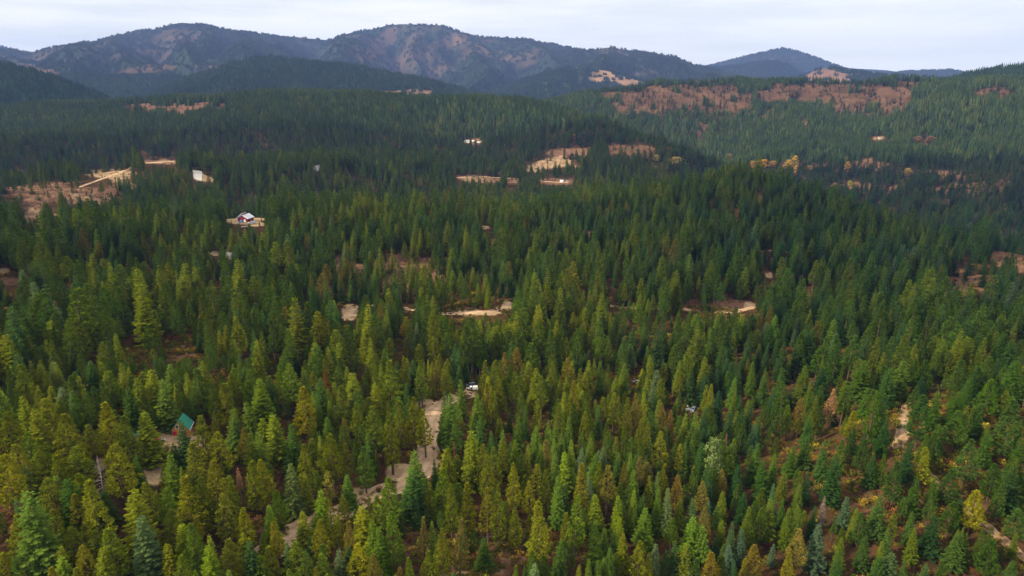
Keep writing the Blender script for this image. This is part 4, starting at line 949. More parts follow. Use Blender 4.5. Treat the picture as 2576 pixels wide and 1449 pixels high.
def house(name, label, cat, px, py, dmin, yaw, w, dp, wall_h, ridge_h, mw, mr, over=.45, doors=(), windows=(), eave_drop=0.0, extra=None, foot=None):
    """gabled building: front gable faces local -Y; doors and windows are given on a wall: (wall, u, z, width, height)"""
    x, y, z = at(px, py, dmin); sgn = math.atan2(x, y)
    root = thing(name, label, cat, (x, y, z), -sgn + yaw)
    hw, hd = w / 2, dp / 2

    def walls(bm):
        prof = [(-hw, -.6), (hw, -.6), (hw, wall_h), (0, ridge_h - .12), (-hw, wall_h)]
        f = [bm.verts.new((p[0], -hd, p[1])) for p in prof]; b = [bm.verts.new((p[0], hd, p[1])) for p in prof]
        bm.faces.new(f); bm.faces.new(b[::-1])
        for k in range(5): bm.faces.new((f[k], b[k], b[(k + 1) % 5], f[(k + 1) % 5]))
    part('wall', root, mw, walls)
    sl = (ridge_h - wall_h) / hw

    def roof(bm):
        for s_ in (-1, 1):
            ox = s_ * (hw + over); ez = wall_h - sl * over - eave_drop * (s_ < 0)
            if s_ < 0 and eave_drop: ox = -(hw + over + eave_drop / sl)
            slab(bm, (0, -hd - over, ridge_h + .06), (0, hd + over, ridge_h + .06), (ox, hd + over, ez + .06), (ox, -hd - over, ez + .06), .12)
    part('roof', root, mr, roof)

    def on_wall(bm, wall, u, zz, ww, hh, t0, t1, fr=0.0):
        if wall == 'front': box(bm, u - ww / 2 - fr, u + ww / 2 + fr, -hd - t1, -hd - t0, zz - fr, zz + hh + fr)
        elif wall == 'right': box(bm, hw + t0, hw + t1, u - ww / 2 - fr, u + ww / 2 + fr, zz - fr, zz + hh + fr)
        else: box(bm, -hw - t1, -hw - t0, u - ww / 2 - fr, u + ww / 2 + fr, zz - fr, zz + hh + fr)
    for q_ in doors:
        o = part('door', root, q_[5], lambda bm: on_wall(bm, *q_[:5], .004, .09))
        part('handle', o, M_RIM, lambda bm: on_wall(bm, q_[0], q_[1] + q_[3] * .36, q_[2] + q_[4] * .45, .12, .12, .094, .16))
    for q_ in windows:
        o = part('window', root, M_WHITE, lambda bm: on_wall(bm, *q_, .004, .06, .14))
        part('pane', o, M_GLASS, lambda bm: on_wall(bm, *q_, .063, .085))
    if extra: extra(root, hw, hd)
    KEEP.extend([(px, py - k, math.hypot(x, y)) for k in (1, 3, 6)])
    return root


def cabin_extra(root, hw, hd):
    part('step', root, M_CONC, lambda bm: box(bm, -2.5, -.6, -hd - 1.3, -hd - .1, -.5, .18, bev=.04))
    part('shutter', root, M_RED, lambda bm: box(bm, .0, 1.0, -hd - .08, -hd - .004, 3.2, 4.2))
    part('fascia', root, M_WHITE, lambda bm: box(bm, hw + .44, hw + .54, -hd - .3, hd + .3, 2.0, 2.26))


house('log_cabin', 'orange log cabin with steep green metal roof and red door', 'cabin', 183, 432.5, 190, R(-17), 5.3, 5.4, 2.75, 5.9, M_LOG, M_GREEN, .42,
      [('front', -1.75, 0.15, 1.3, 1.9, M_RED)], [('front', -.75, 3.0, .65, 1.2), ('front', .55, .9, .9, 1.1), ('right', -.5, 1.0, 1.0, 1.0)], .5, cabin_extra)


def barn_extra(root, hw, hd):
    part('raised_roof', root, M_TIN, lambda bm: slab(bm, (-hw - 1.6, -hd - .6, 3.3), (-hw - 1.6, hd * .2, 3.3), (.2, hd * .2, 7.9), (.2, -hd - .6, 7.9), .3))
    part('raised_wall', root, M_MAROON, lambda bm: box(bm, -.25, .0, -hd + .05, hd * .15, 6.3, 7.5))


house('barn', 'maroon barn with white tin roofs on a pale dirt yard', 'barn', 246, 221, 560, R(-34), 9.5, 10.0, 3.4, 6.2, M_MAROON, M_TIN, .7,
      [('front', 2.2, 0.05, 1.6, 2.3, M_WHITE)], [('front', -1.8, 1.4, 1.0, 1.0), ('front', -1.8, 4.0, .9, .8), ('right', 1.0, 1.2, 1.2, 1.0)], 0, barn_extra)
house('house', 'white house with grey roof alone in the dark forest on the left', 'house', 318, 170, 900, R(-35), 9, 12, 5.2, 7.5, M_WHITE, M_GREY, .5, [('front', 1.5, .1, 1.1, 2.1, M_BROWN)], [('front', -2, 1.2, 1.2, 1.3), ('front', 0, 3.6, 1.2, 1.2), ('right', 0, 1.2, 1.6, 1.2)])
house('house', 'long cream house in the farthest clearing of the middle forest', 'house', 468, 142.5, 1400, R(60), 10, 16, 3.4, 6.0, M_CREAM, M_GREY, .6, [('front', 0, .1, 1.2, 2.1, M_BROWN)], [('right', 3, 1.1, 1.6, 1.2), ('right', -3, 1.1, 1.6, 1.2)])
house('shed', 'bright white roofed shed at the right end of the farthest clearing', 'shed', 478.5, 143.5, 1400, R(80), 8, 9, 3.0, 4.2, M_BROWN, M_WHITE, .6, [('front', 0, .1, 2.4, 2.3, M_BROWN)], [])
house('house', 'low brown house with pale roof beside the long cream house', 'house', 473.5, 142.5, 1400, R(30), 8, 11, 3.0, 5.2, M_BROWN, M_CREAM, .6, [('front', 0, .1, 1.2, 2.1, M_WHITE)], [('front', 2, 1.1, 1.2, 1.1)])
house('house', 'pale house half hidden among firs below the barn', 'house', 232, 258, 440, R(20), 6, 8, 3.0, 5.0, M_CREAM, M_GREY, .4, [('front', 0, .1, 1.0, 2.1, M_BROWN)], [('front', 1.8, 1.1, 1.0, 1.1)])
house('shed', 'small white shed by the pale road on the valley floor', 'shed', 562, 182, 1000, R(50), 4.5, 6, 2.4, 3.6, M_WHITE, M_WHITE, .4, [('front', 0, .1, 1.8, 2.2, M_GREY)], [])
house('cottage', 'tiny tan cottage in the far valley clearing under the ridge', 'cottage', 880, 139, 1500, R(20), 7, 9, 3.0, 5.0, M_CREAM, M_BROWN, .4, [('front', 0, .1, 1.2, 2.1, M_BROWN)], [('front', 2.6, 1.1, 1.2, 1.1)])
house('shed', 'green roofed shed half hidden by the conical fir beside the cabin', 'shed', 137, 438.5, 190, R(30), 3.6, 4.2, 2.0, 3.2, M_BROWN, M_TARP, .3, [('front', 0, .05, .9, 1.8, M_BROWN)], [])
house('cottage', 'reddish roofed cottage peeping from the forest left of the far clearing', 'cottage', 247, 129.5, 1300, R(40), 8, 10, 3.0, 5.0, M_CREAM, M_RUST, .4, [('front', 0, .1, 1.2, 2.1, M_BROWN)], [('front', 2.4, 1.1, 1.2, 1.1)])


def car(name, label, cat, px, py, dmin, yaw, paint, L=4.8, W=1.9, H=1.75, pickup=False, cap=False, group=None):
    """front towards local +X"""
    x, y, z = at(px, py, dmin); a = math.atan2(x, y)
    root = thing(name, label, cat, (x, y, z + .02), -a + yaw, group)
    hl, hw = L / 2, W / 2

    def body(bm):
        box(bm, -hl, hl, -hw, hw, .38, H * .56, taper=(.10, .06), bev=.12)
        if pickup: box(bm, -hl * .12, hl * .48, -hw + .08, hw - .08, H * .56, H, taper=(.28, .14), bev=.08)
        else: box(bm, -hl + .10, hl * .50, -hw + .08, hw - .08, H * .56, H, taper=(.34, .16), bev=.08)
        if cap: box(bm, -hl + .06, -hl * .14, -hw + .06, hw - .06, H * .56, H * .96, taper=(.10, .12), bev=.06)
    part('body', root, paint, body)
    rear = -hl * .12 if pickup else -hl + .10
    z0, z1 = H * .62, H * .92
    for s_ in (-1, 1):
        def side(bm):
            y0 = s_ * (hw - .09); y1 = s_ * (hw - .20)
            p = [(rear + .22, y0, z0), (hl * .48 - .16, y0, z0), (hl * .48 - .36, y1, z1), (rear + .34, y1, z1)]
            v = [bm.verts.new((q_[0], q_[1] + s_ * .02, q_[2])) for q_ in p]; w_ = [bm.verts.new((q_[0], q_[1] + s_ * .05, q_[2])) for q_ in p]
            bm.faces.new(v); bm.faces.new(w_[::-1])
            for k in range(4): bm.faces.new((v[k], w_[k], w_[(k + 1) % 4], v[(k + 1) % 4]))
        part('window', root, M_GLASS, side)

    def shield(bm):
        xa, xb = hl * .50 - .03, hl * .50 - .30
        p = [(xa, -hw + .24, z0), (xa, hw - .24, z0), (xb, hw - .32, z1), (xb, -hw + .32, z1)]
        v = [bm.verts.new((q_[0] + .02, q_[1], q_[2])) for q_ in p]; w_ = [bm.verts.new((q_[0] + .06, q_[1], q_[2] + .01)) for q_ in p]
        bm.faces.new(v); bm.faces.new(w_[::-1])
        for k in range(4): bm.faces.new((v[k], w_[k], w_[(k + 1) % 4], v[(k + 1) % 4]))
    part('windscreen', root, M_GLASS, shield)
    for sx in (-1, 1):
        for sy in (-1, 1):
            wx_, wy_ = sx * hl * .62, sy * (hw - .10)

            def cyl(bm, r, wd, c):
                m_ = Matrix.Translation(c) @ Matrix.Rotation(math.pi / 2, 4, 'X')
                bmesh.ops.create_cone(bm, cap_ends=True, segments=14, radius1=r, radius2=r, depth=wd, matrix=m_)
            wh = part('wheel', root, M_TYRE, lambda bm: cyl(bm, .37, .24, Vector((wx_, wy_, .37))))
            part('rim', wh, M_RIM, lambda bm: cyl(bm, .22, .05, Vector((wx_, wy_ + sy * .125, .37))))
        part('headlight' if sx > 0 else 'tail_light', root, M_WHITE if sx > 0 else M_RED, lambda bm: [box(bm, sx * (hl - .11), sx * (hl - .02), q_ - .18, q_ + .18, H * .42, H * .52) for q_ in (-hw + .32, hw - .32)])
    KEEP.extend([(px + dx, py - k, math.hypot(x, y)) for k in (0, 2.5, 5) for dx in (-4, 0, 4)])
    return root


car('parked_car', 'white pickup with a bed cap, nearer of the two parked cars', 'car', 472.2, 390.0, 230, R(186), M_CARW, 5.5, 2.0, 1.9, True, True, 'cars parked in the forest gap')
car('parked_car', 'silver car with dark roof glass parked behind the white pickup', 'car', 470.6, 385.9, 230, R(188), M_CARS, 4.6, 1.85, 1.65, False, False, 'cars parked in the forest gap')
car('parked_car', 'blue pickup standing against the maroon barn wall', 'car', 241.2, 222.6, 560, R(10), M_BLUE, 5.2, 2.0, 1.8, True)
car('parked_car', 'long white van parked right of the maroon barn', 'van', 252.2, 223.8, 560, R(172), M_CARW, 6.6, 2.2, 2.3)
car('parked_car', 'bluish grey car among the scrap in the dark ravine', 'car', 693.5, 410.0, 230, R(250), M_STEEL, 4.5, 1.85, 1.5)
car('parked_car', 'rusty red car at the back of the scrap yard', 'car', 692.0, 404.5, 230, R(200), M_RUST, 4.6, 1.9, 1.6)
car('camper_van', 'small white camper glimpsed under the dark trees of the ravine', 'camper', 636.6, 383.0, 230, R(175), M_CARS, 3.8, 1.7, 1.5)
car('parked_car', 'white van at the far edge of the bright dirt lot', 'van', 567.5, 181.5, 1000, R(20), M_CARW, 5, 2.0, 2.0)


def yard(name, label, cat, px, py, dmin, yaw, specs, lift=0):
    x, y, z = at(px, py, dmin); root = thing(name, label, cat, (x, y, z + lift), -math.atan2(x, y) + yaw)
    for nm, m, fn in specs: part(nm, root, m, fn)
    KEEP.append((px, py - 1, math.hypot(x, y)))


yard('lawn_tractor', 'small red and grey lawn tractor on the cabin drive', 'tractor', 160.8, 441.8, 190, R(-8), [
    ('hood', M_RED, lambda bm: box(bm, -1.3, .1, -.5, .5, .45, 1.15, (.08, .06), .06)), ('deck', M_CONC, lambda bm: box(bm, .1, 1.4, -.6, .6, .35, .75, None, .05)),
    ('seat', M_GREY, lambda bm: (box(bm, .5, 1.0, -.28, .28, .78, .92), box(bm, .95, 1.08, -.28, .28, .9, 1.4)))] + [
    ('wheel', M_TYRE, (lambda a, b, r: lambda bm: bmesh.ops.create_cone(bm, cap_ends=True, segments=12, radius1=r, radius2=r, depth=.28, matrix=Matrix.Translation((a, b, r)) @ Matrix.Rotation(math.pi / 2, 4, 'X')))(a, b, r))
    for a, b, r in ((-.95, -.55, .26), (-.95, .55, .26), (.85, -.66, .4), (.85, .66, .4))])
yard('water_tank', 'round green water tank showing between trees left of the yard', 'tank', 126.2, 465.5, 160, 0, [
    ('tank', M_TARP, lambda bm: bmesh.ops.create_cone(bm, cap_ends=True, segments=20, radius1=1.05, radius2=1.0, depth=1.9, matrix=Matrix.Translation((0, 0, .95)))),
    ('lid', M_TARP, lambda bm: bmesh.ops.create_cone(bm, cap_ends=True, segments=20, radius1=1.0, radius2=.25, depth=.35, matrix=Matrix.Translation((0, 0, 2.08))))])
for k, (px, py, l, w_, h_, m, lab) in enumerate([(687.3, 406.3, 1.6, 1.3, 1.5, M_WHITE, 'square white fridge at the top left of the scrap yard'), (689.0, 407.2, 2.2, .9, .5, M_CONC, 'pale broken sheet just beside the white fridge'),
                                                 (688.2, 409.9, 2.6, 1.3, .7, M_WHITE, 'wide white lumpy tarp at the lower left of the scrap yard'), (692.2, 412.4, 2.0, .9, .5, M_CREAM, 'yellowish pallet at the lowest edge of the scrap yard'), (694.3, 403.6, 1.6, .7, .6, M_CREAM, 'cream board behind the bluish grey car')]):
    yard(['fridge', 'scrap_sheet', 'tarp_heap', 'pallet', 'board'][k], lab, 'scrap', px, py, 230, rnd.uniform(-.6, .6), [
        ('body', m, (lambda l, w_, h_: lambda bm: box(bm, -l / 2, l / 2, -w_ / 2, w_ / 2, 0, h_, (.12, .1), .06))(l, w_, h_)), ('rim', M_GREY, (lambda l, w_, h_: lambda bm: box(bm, -l / 2 + .2, l / 2 - .2, -w_ / 2 + .16, w_ / 2 - .16, h_ + .003, h_ + .06))(l, w_, h_))])
yard('lumber_pile', 'small pale lumber pile in front of the barn yard', 'lumber', 244.5, 227.0, 560, R(5), [('board', M_LUMB, (lambda q_: lambda bm: box(bm, -2.8, 2.8, q_ * .5 - .22, q_ * .5 + .22, .1, .55))(q_)) for q_ in (-1, 0, 1)] + [('bearer', M_BROWN, lambda bm: (box(bm, -2, -1.8, -.7, .7, 0, .09), box(bm, 1.8, 2, -.7, .7, 0, .09)))])
yard('fallen_log', 'pale fallen log lying on the open ground at the bottom', 'log', 484.5, 538.5, 95, R(2), [('stem', M_DEAD, lambda bm: bmesh.ops.create_cone(bm, cap_ends=True, segments=8, radius1=.16, radius2=.09, depth=5.5, matrix=Matrix.Translation((0, 0, .5)) @ Matrix.Rotation(math.pi / 2, 4, 'Y'))), ('stub', M_DEAD, lambda bm: bmesh.ops.create_cone(bm, cap_ends=True, segments=6, radius1=.05, radius2=.03, depth=.9, matrix=Matrix.Translation((.6, .2, .8))))])

# ------------------------------------------------------------------ the rest of the forest, past counting: one object
NTREE = len(FIR) + len(PINE)
for k, (g, r_) in enumerate(FIR + PINE):
    t2 = trunk_geo(20, .27, 40 + k)
    me = bpy.data.meshes.new('stand_form'); nv = len(g.v)
    me.from_pydata([tuple(map(float, v)) for v in g.v] + [tuple(map(float, v)) for v in t2.v], [], g.f + [tuple(i + nv for i in f) for f in t2.f])
    me.materials.append(M_LEAF); me.materials.append(M_BARK)
    mi = np.zeros(len(me.polygons), np.int32); mi[len(g.f):] = 1; me.polygons.foreach_set('material_index', mi)
    a = me.attributes.new('leafvar', 'FLOAT', 'FACE'); a.data.foreach_set('value', np.array(list(g.a) + list(t2.a), np.float32))
FORMS = [m for m in bpy.data.meshes if m.name.startswith('stand_form')]


def patch_geo(seed, deg, size=26.0, n=15, ht=(13, 25)):
    """a small stand of simple conifers on a slope of the given steepness (downhill is -Y)"""
    rnd.seed(seed); g = Geo()
    tn = math.tan(R(deg))
    for i in range(n):
        x, y = U(-.5, .5) * size, U(-.5, .5) * size
        z0 = y * tn; H = U(*ht); r = H * U(.11, .17); bv = U(0, 1)
        for lv in range(7):
            t = lv / 7; z = z0 + H * (.08 + .92 * t); rr = r * (1 - t) ** .85 + .15
            a0 = U(0, 6.3)
            for k in range(5):
                a = a0 + k * 1.2566 + U(-.2, .2); c, s_ = math.cos(a), math.sin(a)
                p0 = vec(x, y, z + H * .17); w = rr * .62
                e_ = vec(x + c * rr, y + s_ * rr, z - H * U(.0, .05))
                g.quad([p0, e_ + vec(-s_ * w, c * w, U(-.3, .2)), e_ + vec(c * .3, s_ * .3, -.4), e_ + vec(s_ * w, -c * w, U(-.3, .2))], min(1, max(0, bv * .7 + U(0, .3))))
    return g


SLOPES = [0, 10, 20, 30, 40]
stand = bpy.data.collections.new('stand_forms'); hillc = bpy.data.collections.new('hill_stand_forms')
for k, me in enumerate(FORMS):
    o = bpy.data.objects.new('form_%02d' % k, me); stand.objects.link(o)
for k, (sl_, v_) in enumerate([(s_, v) for s_ in SLOPES for v in range(3)]):
    g = patch_geo(300 + k, sl_); form_o = link_mesh('patch_%02d' % k, g.v, g.f, M_LEAF, leafvar=g.a, collection=hillc)


def scatter(name, label, cat, pts, coll):
    """pts rows: x y z  rx ry rz  sx sy sz  index  r g b"""
    pts = np.asarray(pts, np.float32)
    me = bpy.data.meshes.new(name); me.vertices.add(len(pts)); me.vertices.foreach_set('co', np.ascontiguousarray(pts[:, :3]).ravel())
    for nm, c in (('rot', pts[:, 3:6]), ('scl', pts[:, 6:9])):
        a = me.attributes.new(nm, 'FLOAT_VECTOR', 'POINT'); a.data.foreach_set('vector', np.ascontiguousarray(c).ravel())
    a = me.attributes.new('idx', 'INT', 'POINT'); a.data.foreach_set('value', pts[:, 9].astype(np.int32))
    a = me.attributes.new('tint', 'FLOAT_COLOR', 'POINT'); a.data.foreach_set('color', np.ascontiguousarray(np.hstack([pts[:, 10:13], np.ones((len(pts), 1), np.float32)])).ravel())
    o = bpy.data.objects.new(name, me); COL.objects.link(o)
    ng = bpy.data.node_groups.new(name, 'GeometryNodeTree')
    ng.interface.new_socket('Geometry', in_out='INPUT', socket_type='NodeSocketGeometry'); ng.interface.new_socket('Geometry', in_out='OUTPUT', socket_type='NodeSocketGeometry')
    gi, go = ng.nodes.new('NodeGroupInput'), ng.nodes.new('NodeGroupOutput')
    ci = ng.nodes.new('GeometryNodeCollectionInfo'); ci.inputs[0].default_value = coll; ci.inputs[1].default_value = True; ci.inputs[2].default_value = True
    ip = ng.nodes.new('GeometryNodeInstanceOnPoints'); ip.inputs['Pick Instance'].default_value = True

    def na(nm, tp):
        n = ng.nodes.new('GeometryNodeInputNamedAttribute'); n.data_type = tp; n.inputs[0].default_value = nm; return n.outputs[0]
    L = ng.links.new
    L(gi.outputs[0], ip.inputs['Points']); L(ci.outputs[0], ip.inputs['Instance']); L(na('idx', 'INT'), ip.inputs['Instance Index'])
    L(na('rot', 'FLOAT_VECTOR'), ip.inputs['Rotation']); L(na('scl', 'FLOAT_VECTOR'), ip.inputs['Scale']); L(ip.outputs[0], go.inputs[0])
    md = o.modifiers.new('scatter', 'NODES'); md.node_group = ng
    tag(o, label, cat, kind='stuff')
    return o


KP = np.array(KEEP)
CATP = np.array([[t[0], t[1] + t[2] * f_, math.hypot(t[6], t[7])] for t in CAT for f_ in (.05, .25)])
CATXY = np.array([[t[6], t[7]] for t in CAT])


def occluded(px, py0, py1, hw, d, K, slack=1.0):
    """does a tree (tip py0, foot py1, half width hw) stand in front of any point of K"""
    out = np.zeros(len(px), bool)
    for a in range(0, len(px), 4000):
        b = slice(a, a + 4000)
        t = np.clip((K[None, :, 1] - py0[b, None]) / np.maximum(py1[b, None] - py0[b, None], 1), 0, 1)
        m = (np.abs(px[b, None] - K[None, :, 0]) < hw[b, None] * (.35 + .75 * t) + slack) & (K[None, :, 1] > py0[b, None] - 1) & (K[None, :, 1] < py1[b, None]) & (d[b, None] < K[None, :, 2] - 2)
        out[b] = m.any(1)
    return out


def sector(n, r0, r1, amax=R(47)):
    r = np.sqrt(RNG.uniform(r0 ** 2, r1 ** 2, n)); a = RNG.uniform(-amax, amax, n)
    return r * np.sin(a), r * np.cos(a)


def tints(x, y, n, warm):
    """mixed stand colours: golden pines near and on dry ground, blue greens down in the ravine and far off"""
    u = np.clip(.5 * RNG.uniform(0, 1, n) + .5 * (.5 + 1.1 * fbm(x / 38, y / 38, 79, 2)), 0, .999); zone = fbm(x / 90, y / 90, 77, 3) * .55 + warm
    c = np.array([PAL[k] for k in 'yogdbkt'])
    w = np.stack([.05 + .5 * np.clip(zone, 0, 1), np.full(n, 1.0), .8 - .3 * np.clip(zone, 0, 1), .75 - .7 * np.clip(zone, -.5, 1), .10 - .12 * np.clip(zone, -.6, 1), .16 + 0 * zone, .025 + .08 * np.clip(zone, 0, 1)], 1)
    w = np.clip(w, 0.005, None); cw = np.cumsum(w / w.sum(1, keepdims=True), 1); k = (u[:, None] > cw).sum(1).clip(0, 6)
    col = c[k] * RNG.uniform(.8, 1.22, (n, 1)) * np.stack([RNG.uniform(.88, 1.12, n), np.ones(n), RNG.uniform(.7, 1.5, n)], 1)
    pine = np.isin(k, [0, 2, 6]) | ((k == 1) & (RNG.uniform(0, 1, n) < .25))
    return col, pine


pts = []
# candidates from the nearest ground out to where single trees stop being told apart
for r0, r1, per in ((70, 450, 32.), (450, 1000, 36.), (1000, 1700, 46.), (1700, 2850, 90.)):
    n = int(R(94) / 2 * (r1 ** 2 - r0 ** 2) / per)
    x, y = sector(n, r0, r1); z = gh(x, y); d = np.hypot(x, y)
    so, li, bu, cl = cover(x, y, z)
    clump = fbm(x / 42, y / 42, 55, 3)
    ok = (RNG.uniform(0, 1, n) > cl * 1.02) & (clump * 1.25 + RNG.uniform(-.35, .35, n) > -.44) if r0 < 1700 else (cl > .3) & (clump + RNG.uniform(-.6, .6, n) > -.1)
    young = ~ok & (d > 480) & (d < 1700) & (so < .5) & (RNG.uniform(0, 1, n) < .30 * smooth(-.3, .4, fbm(x / 25, y / 25, 63, 2))); ok |= young
    x, y, z, d, li, cl, young = (v[ok] for v in (x, y, z, d, li, cl, young)); n = len(x)
    H = RNG.normal(18.3, 5.4, n).clip(6, 31) * (1 - .25 * cl)
    H = np.where(RNG.uniform(0, 1, n) < .16, H * .55, H)
    if r0 < 400: H = np.where(d < 310, np.minimum(H, RNG.uniform(6, 16 + 4 * smooth(180, 310, d), n)), H)
    px, py1, f = project(x, y, z)
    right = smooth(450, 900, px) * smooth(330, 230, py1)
    warm = .42 * smooth(560, 200, d) - .40 * right + .2 * li - .28 * smooth(560, 760, px) - .12
    col, pine = tints(x, y, n, warm)
    H = np.where(young, RNG.uniform(2.2, 6.5, n), H)
    dk = np.clip(.9 * right + .6 * smooth(600, 740, px) * smooth(180, 260, py1), 0, 1)[:, None]     # ravine shade put into the tree tints; darker and bluer up the far valley
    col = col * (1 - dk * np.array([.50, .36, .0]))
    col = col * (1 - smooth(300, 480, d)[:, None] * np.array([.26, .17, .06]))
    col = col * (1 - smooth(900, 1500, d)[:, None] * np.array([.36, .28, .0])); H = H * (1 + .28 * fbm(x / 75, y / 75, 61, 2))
    slim = RNG.uniform(.28, .43, n); _, py0, _ = project(x, y, z + H); hw = np.maximum(H * slim / 2 * 683 / np.maximum(f, 1), .5)
    bad = occluded(px, py0, py1, hw, d, KP)
    H = np.where(bad, H * .55, H); _, py0, _ = project(x, y, z + H); hw = np.where(bad, hw * .6, hw)   # young growth in front of open ground
    bad[bad] = occluded(px[bad], py0[bad], py1[bad], hw[bad], d[bad], KP)
    bad &= ~young
    if r0 < 400:
        near = np.zeros(n, bool)
        for a in range(0, n, 3000):
            q_ = slice(a, a + 3000)
            near[q_] = (np.hypot(x[q_, None] - CATXY[None, :, 0], y[q_, None] - CATXY[None, :, 1]) < 2.6).any(1)
        bad |= near | occluded(px, py0, py1, hw * .8, d, CATP, 0.)
    g_ = ~bad & (px > -60) & (px < 1090) & (py0 < 640)
    m = g_.sum(); sel = np.nonzero(g_)[0]
    idx_ = np.where(pine[sel], len(FIR) + RNG.integers(0, len(PINE), m), RNG.integers(0, len(FIR), m))
    radii = np.array([r_ for _, r_ in FIR + PINE])[idx_]
    sx = H[sel] * slim[sel] / 2 / radii
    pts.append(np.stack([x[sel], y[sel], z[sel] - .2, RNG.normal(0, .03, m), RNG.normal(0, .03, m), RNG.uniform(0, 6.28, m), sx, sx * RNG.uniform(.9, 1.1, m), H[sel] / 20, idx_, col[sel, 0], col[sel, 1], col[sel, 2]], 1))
pts = np.vstack(pts)
print('standing trees', len(pts))
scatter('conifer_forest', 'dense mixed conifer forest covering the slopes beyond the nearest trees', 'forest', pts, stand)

# past 1700 m: small stands, on the ground and on the hills
P2 = []
n = int(R(94) / 2 * (3300 ** 2 - 1650 ** 2) / 13.0 ** 2)
x, y = sector(n, 1650, 3300); z = gh(x, y); so, li, bu, cl = cover(x, y, z)
ok = (RNG.uniform(0, 1, n) > np.maximum(cl, bu * .93)) & (fbm(x / 120, y / 120, 57, 4) + RNG.uniform(-.4, .4, n) > -.60)
x, y, z = x[ok], y[ok], z[ok]; m = len(x)
ex = 6.0; gx = (gh(x + ex, y) - z) / ex; gy = (gh(x, y + ex) - z) / ex
px, py, f = project(x, y, z)
bad = occluded(px, py - 20 * 683 / f, py, 13 * 683 / f, np.hypot(x, y), KP)
sl_ = np.degrees(np.arctan(np.hypot(gx, gy))); rot = np.arctan2(-gy, -gx) + math.pi / 2
col, _ = tints(x, y, m, -.15 + .25 * smooth(700, 200, px)); mean = np.array([.034, .060, .026]); col = col * .26 + mean * .72
si = np.clip(np.round(sl_ / 10), 0, 4).astype(int)
sc_ = 16.0 / 26.0
for k in np.nonzero(~bad)[0]:
    P2.append((x[k], y[k], z[k], 0, 0, rot[k], sc_, sc_, rnd.uniform(.85, 1.1), si[k] * 3 + rnd.randrange(3), *col[k]))
scatter('far_forest', 'fine textured conifer woods on the far plateau and the bare ridge', 'forest', P2, hillc)
P3 = []
for p in PATCH_PTS:
    si_ = min(4, max(0, int(round(p[4] / 10))))
    P3.append((p[0], p[1], p[2] - .5, 0, 0, p[3], p[8], p[8], p[9] * rnd.uniform(.85, 1.15), si_ * 3 + rnd.randrange(3), p[5], p[6], p[7]))
print('hill stands', len(P3), 'far stands', len(P2))
scatter('hill_forest', 'blue green woods cloaking the distant hills and mountains', 'forest', P3, hillc)

# undergrowth: rust, gold and olive brush between the trees
brush = bpy.data.collections.new('brush_forms')
for k, me in enumerate(SHR_ME):
    brush.objects.link(bpy.data.objects.new('brush_%02d' % k, me))
x1, y1 = sector(125000, 70, 450); x2, y2 = sector(42000, 450, 1500); x, y = np.append(x1, x2), np.append(y1, y2); n = len(x); z = gh(x, y); d = np.hypot(x, y); so, li, bu, cl = cover(x, y, z)
wgt = .22 + .78 * np.maximum(li, cl) - 1.2 * np.minimum(so, 1) ** 2
px, py, f = project(x, y, z)
ok = (RNG.uniform(0, 1, n) < wgt) & (fbm(x / 18, y / 18, 59, 3) + RNG.uniform(-.5, .5, n) > -.3) & (px > -40) & (px < 1064) & (py < 600)
x, y, z, d, li, px, py, f = (v[ok] for v in (x, y, z, d, li, px, py, f)); m = len(x)
s_ = RNG.uniform(.7, 1.5, m) * (1 + .9 * (RNG.uniform(0, 1, m) < .22))
bad = occluded(px, py - s_ * 683 / f, py, s_ * .8 * 683 / f, d, KP, .5) & ((d < 450) | (RNG.uniform(0, 1, m) < .3)); x, y, z, d, px, s_ = (v[~bad] for v in (x, y, z, d, px, s_)); m = len(x)
BC = np.array([(.17, .13, .02), (.10, .105, .018), (.20, .075, .025), (.30, .20, .025), (.27, .115, .03), (.14, .065, .03), (.34, .27, .03)])
pk = RNG.choice(7, m, p=[.30, .38, .05, .09, .05, .09, .04])
c = BC[pk] * RNG.uniform(.75, 1.25, (m, 1)); c = np.where(((d > 450) & (RNG.uniform(0, 1, m) < .6))[:, None], BC[1] * .9, c)
scatter('undergrowth', 'rust, gold and olive brush covering the forest floor', 'undergrowth', np.stack([x, y, z - .08, 0 * x, 0 * x, RNG.uniform(0, 6.28, m), s_, s_, s_ * RNG.uniform(.7, 1.2, m), RNG.integers(0, 3, m), c[:, 0], c[:, 1], c[:, 2]], 1), brush)


# ------------------------------------------------------------------ light, air, camera
world = bpy.data.worlds.new('World'); SC.world = world; world.use_nodes = True
nt = world.node_tree; nt.nodes.clear()
SUN_EL, SUN_AZ = R(32), R(-108)                # azimuth measured from +Y towards +X
wo = nt.nodes.new('ShaderNodeOutputWorld'); bg = nt.nodes.new('ShaderNodeBackground')
sky = nt.nodes.new('ShaderNodeTexSky'); sky.sky_type = 'NISHITA'; sky.sun_disc = False
sky.sun_elevation = SUN_EL; sky.sun_rotation = SUN_AZ; sky.altitude = 900; sky.air_density = 1.0; sky.dust_density = 1.2
tc = nt.nodes.new('ShaderNodeTexCoord')
mp = nt.nodes.new('ShaderNodeMapping'); mp.inputs['Scale'].default_value = (1.6, 1.6, 14)
nz = nt.nodes.new('ShaderNodeTexNoise'); nz.inputs['Scale'].default_value = 2.2; nz.inputs['Detail'].default_value = 5; nz.inputs['Roughness'].default_value = .55
cr = nt.nodes.new('ShaderNodeValToRGB'); cr.color_ramp.elements[0].position = .36; cr.color_ramp.elements[0].color = (.70, .70, .70, 1)
cr.color_ramp.elements[1].position = .60; cr.color_ramp.elements[1].color = (.97, .97, .97, 1)
mx = nt.nodes.new('ShaderNodeMix'); mx.data_type = 'RGBA'; mx.inputs[7].default_value = (12.2, 12.2, 11.6, 1)
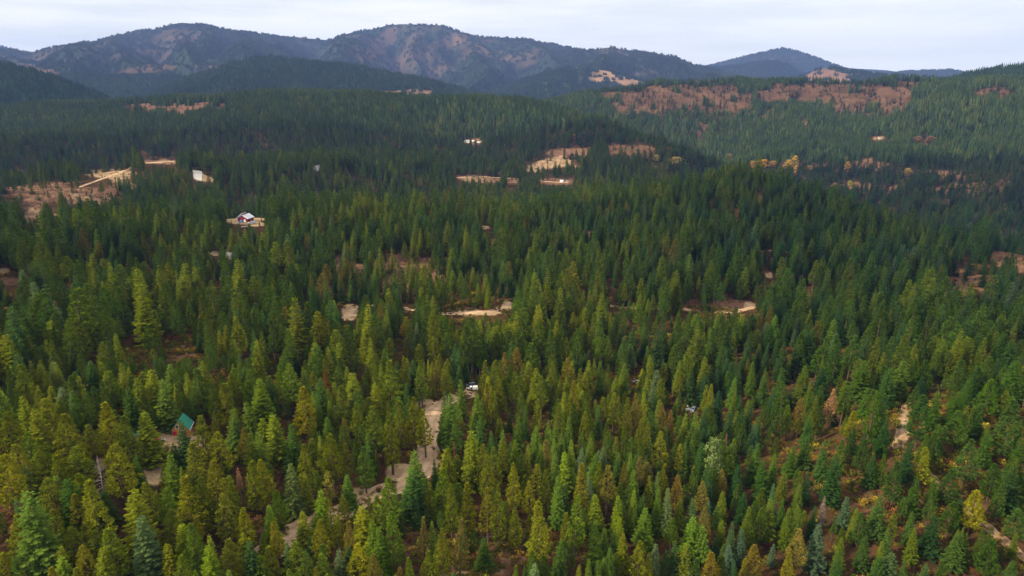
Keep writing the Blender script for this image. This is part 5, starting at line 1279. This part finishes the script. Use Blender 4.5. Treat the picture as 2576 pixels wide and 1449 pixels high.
nt.links.new(tc.outputs['Generated'], mp.inputs['Vector']); nt.links.new(mp.outputs[0], nz.inputs['Vector'])
nt.links.new(nz.outputs[0], cr.inputs[0]); nt.links.new(cr.outputs[0], mx.inputs[0]); nt.links.new(sky.outputs[0], mx.inputs[6])
nt.links.new(mx.outputs[2], bg.inputs['Color']); bg.inputs['Strength'].default_value = .08
nt.links.new(bg.outputs[0], wo.inputs[0])

sd = bpy.data.lights.new('sun', 'SUN'); sd.energy = 5.0; sd.angle = R(3); sd.color = (1, .89, .66)
so_ = bpy.data.objects.new('sun', sd); COL.objects.link(so_)
dirv = Vector((math.sin(SUN_AZ) * math.cos(SUN_EL), math.cos(SUN_AZ) * math.cos(SUN_EL), math.sin(SUN_EL)))
so_.rotation_euler = dirv.to_track_quat('Z', 'Y').to_euler(); so_.location = (0, 0, 400)

# haze: one closed box of even, thin bluish air round everything
zlo = float(co[:, 2].min()) - 40; zhi = ZC + 860
e = 14200.0
hv = [(sx * e, sy * e, z) for z in (zlo, zhi) for sx, sy in ((-1, -1), (1, -1), (1, 1), (-1, 1))]
hf = [(3, 2, 1, 0), (4, 5, 6, 7), (0, 1, 5, 4), (1, 2, 6, 5), (2, 3, 7, 6), (3, 0, 4, 7)]
hm, hnt, hout = new_mat('air')
pv = hnt.nodes.new('ShaderNodeVolumePrincipled')
pv.inputs['Color'].default_value = (.31, .46, 1.0, 1); pv.inputs['Density'].default_value = 4.6e-5; pv.inputs['Anisotropy'].default_value = 0.0
pv.inputs['Density Attribute'].default_value = ''
hnt.links.new(pv.outputs[0], hout.inputs['Volume'])
haze = link_mesh('haze', hv, hf, hm); tag(haze, 'thin blue haze filling the air over the hills', 'haze', kind='stuff')

cam = bpy.data.cameras.new('camera'); cam.sensor_width = 36; cam.lens = F / 1024 * 36; cam.clip_start = 1; cam.clip_end = 60000
cobj = bpy.data.objects.new('camera', cam); COL.objects.link(cobj)
cobj.location = (0, 0, ZC); cobj.rotation_euler = (math.pi / 2 - PITCH, 0, 0)
SC.camera = cobj
SC.view_settings.view_transform = 'Standard'; SC.view_settings.look = 'None'; SC.view_settings.exposure = .40; SC.view_settings.gamma = 1
cy = SC.cycles
cy.max_bounces = 4; cy.diffuse_bounces = 2; cy.glossy_bounces = 1; cy.transmission_bounces = 2; cy.volume_bounces = 0; cy.transparent_max_bounces = 4
cy.use_denoising = True; cy.denoiser = 'OPENIMAGEDENOISE'; cy.denoising_input_passes = 'RGB_ALBEDO_NORMAL'; cy.denoising_prefilter = 'NONE'
cy.caustics_reflective = cy.caustics_refractive = False
SC.render.film_transparent = False
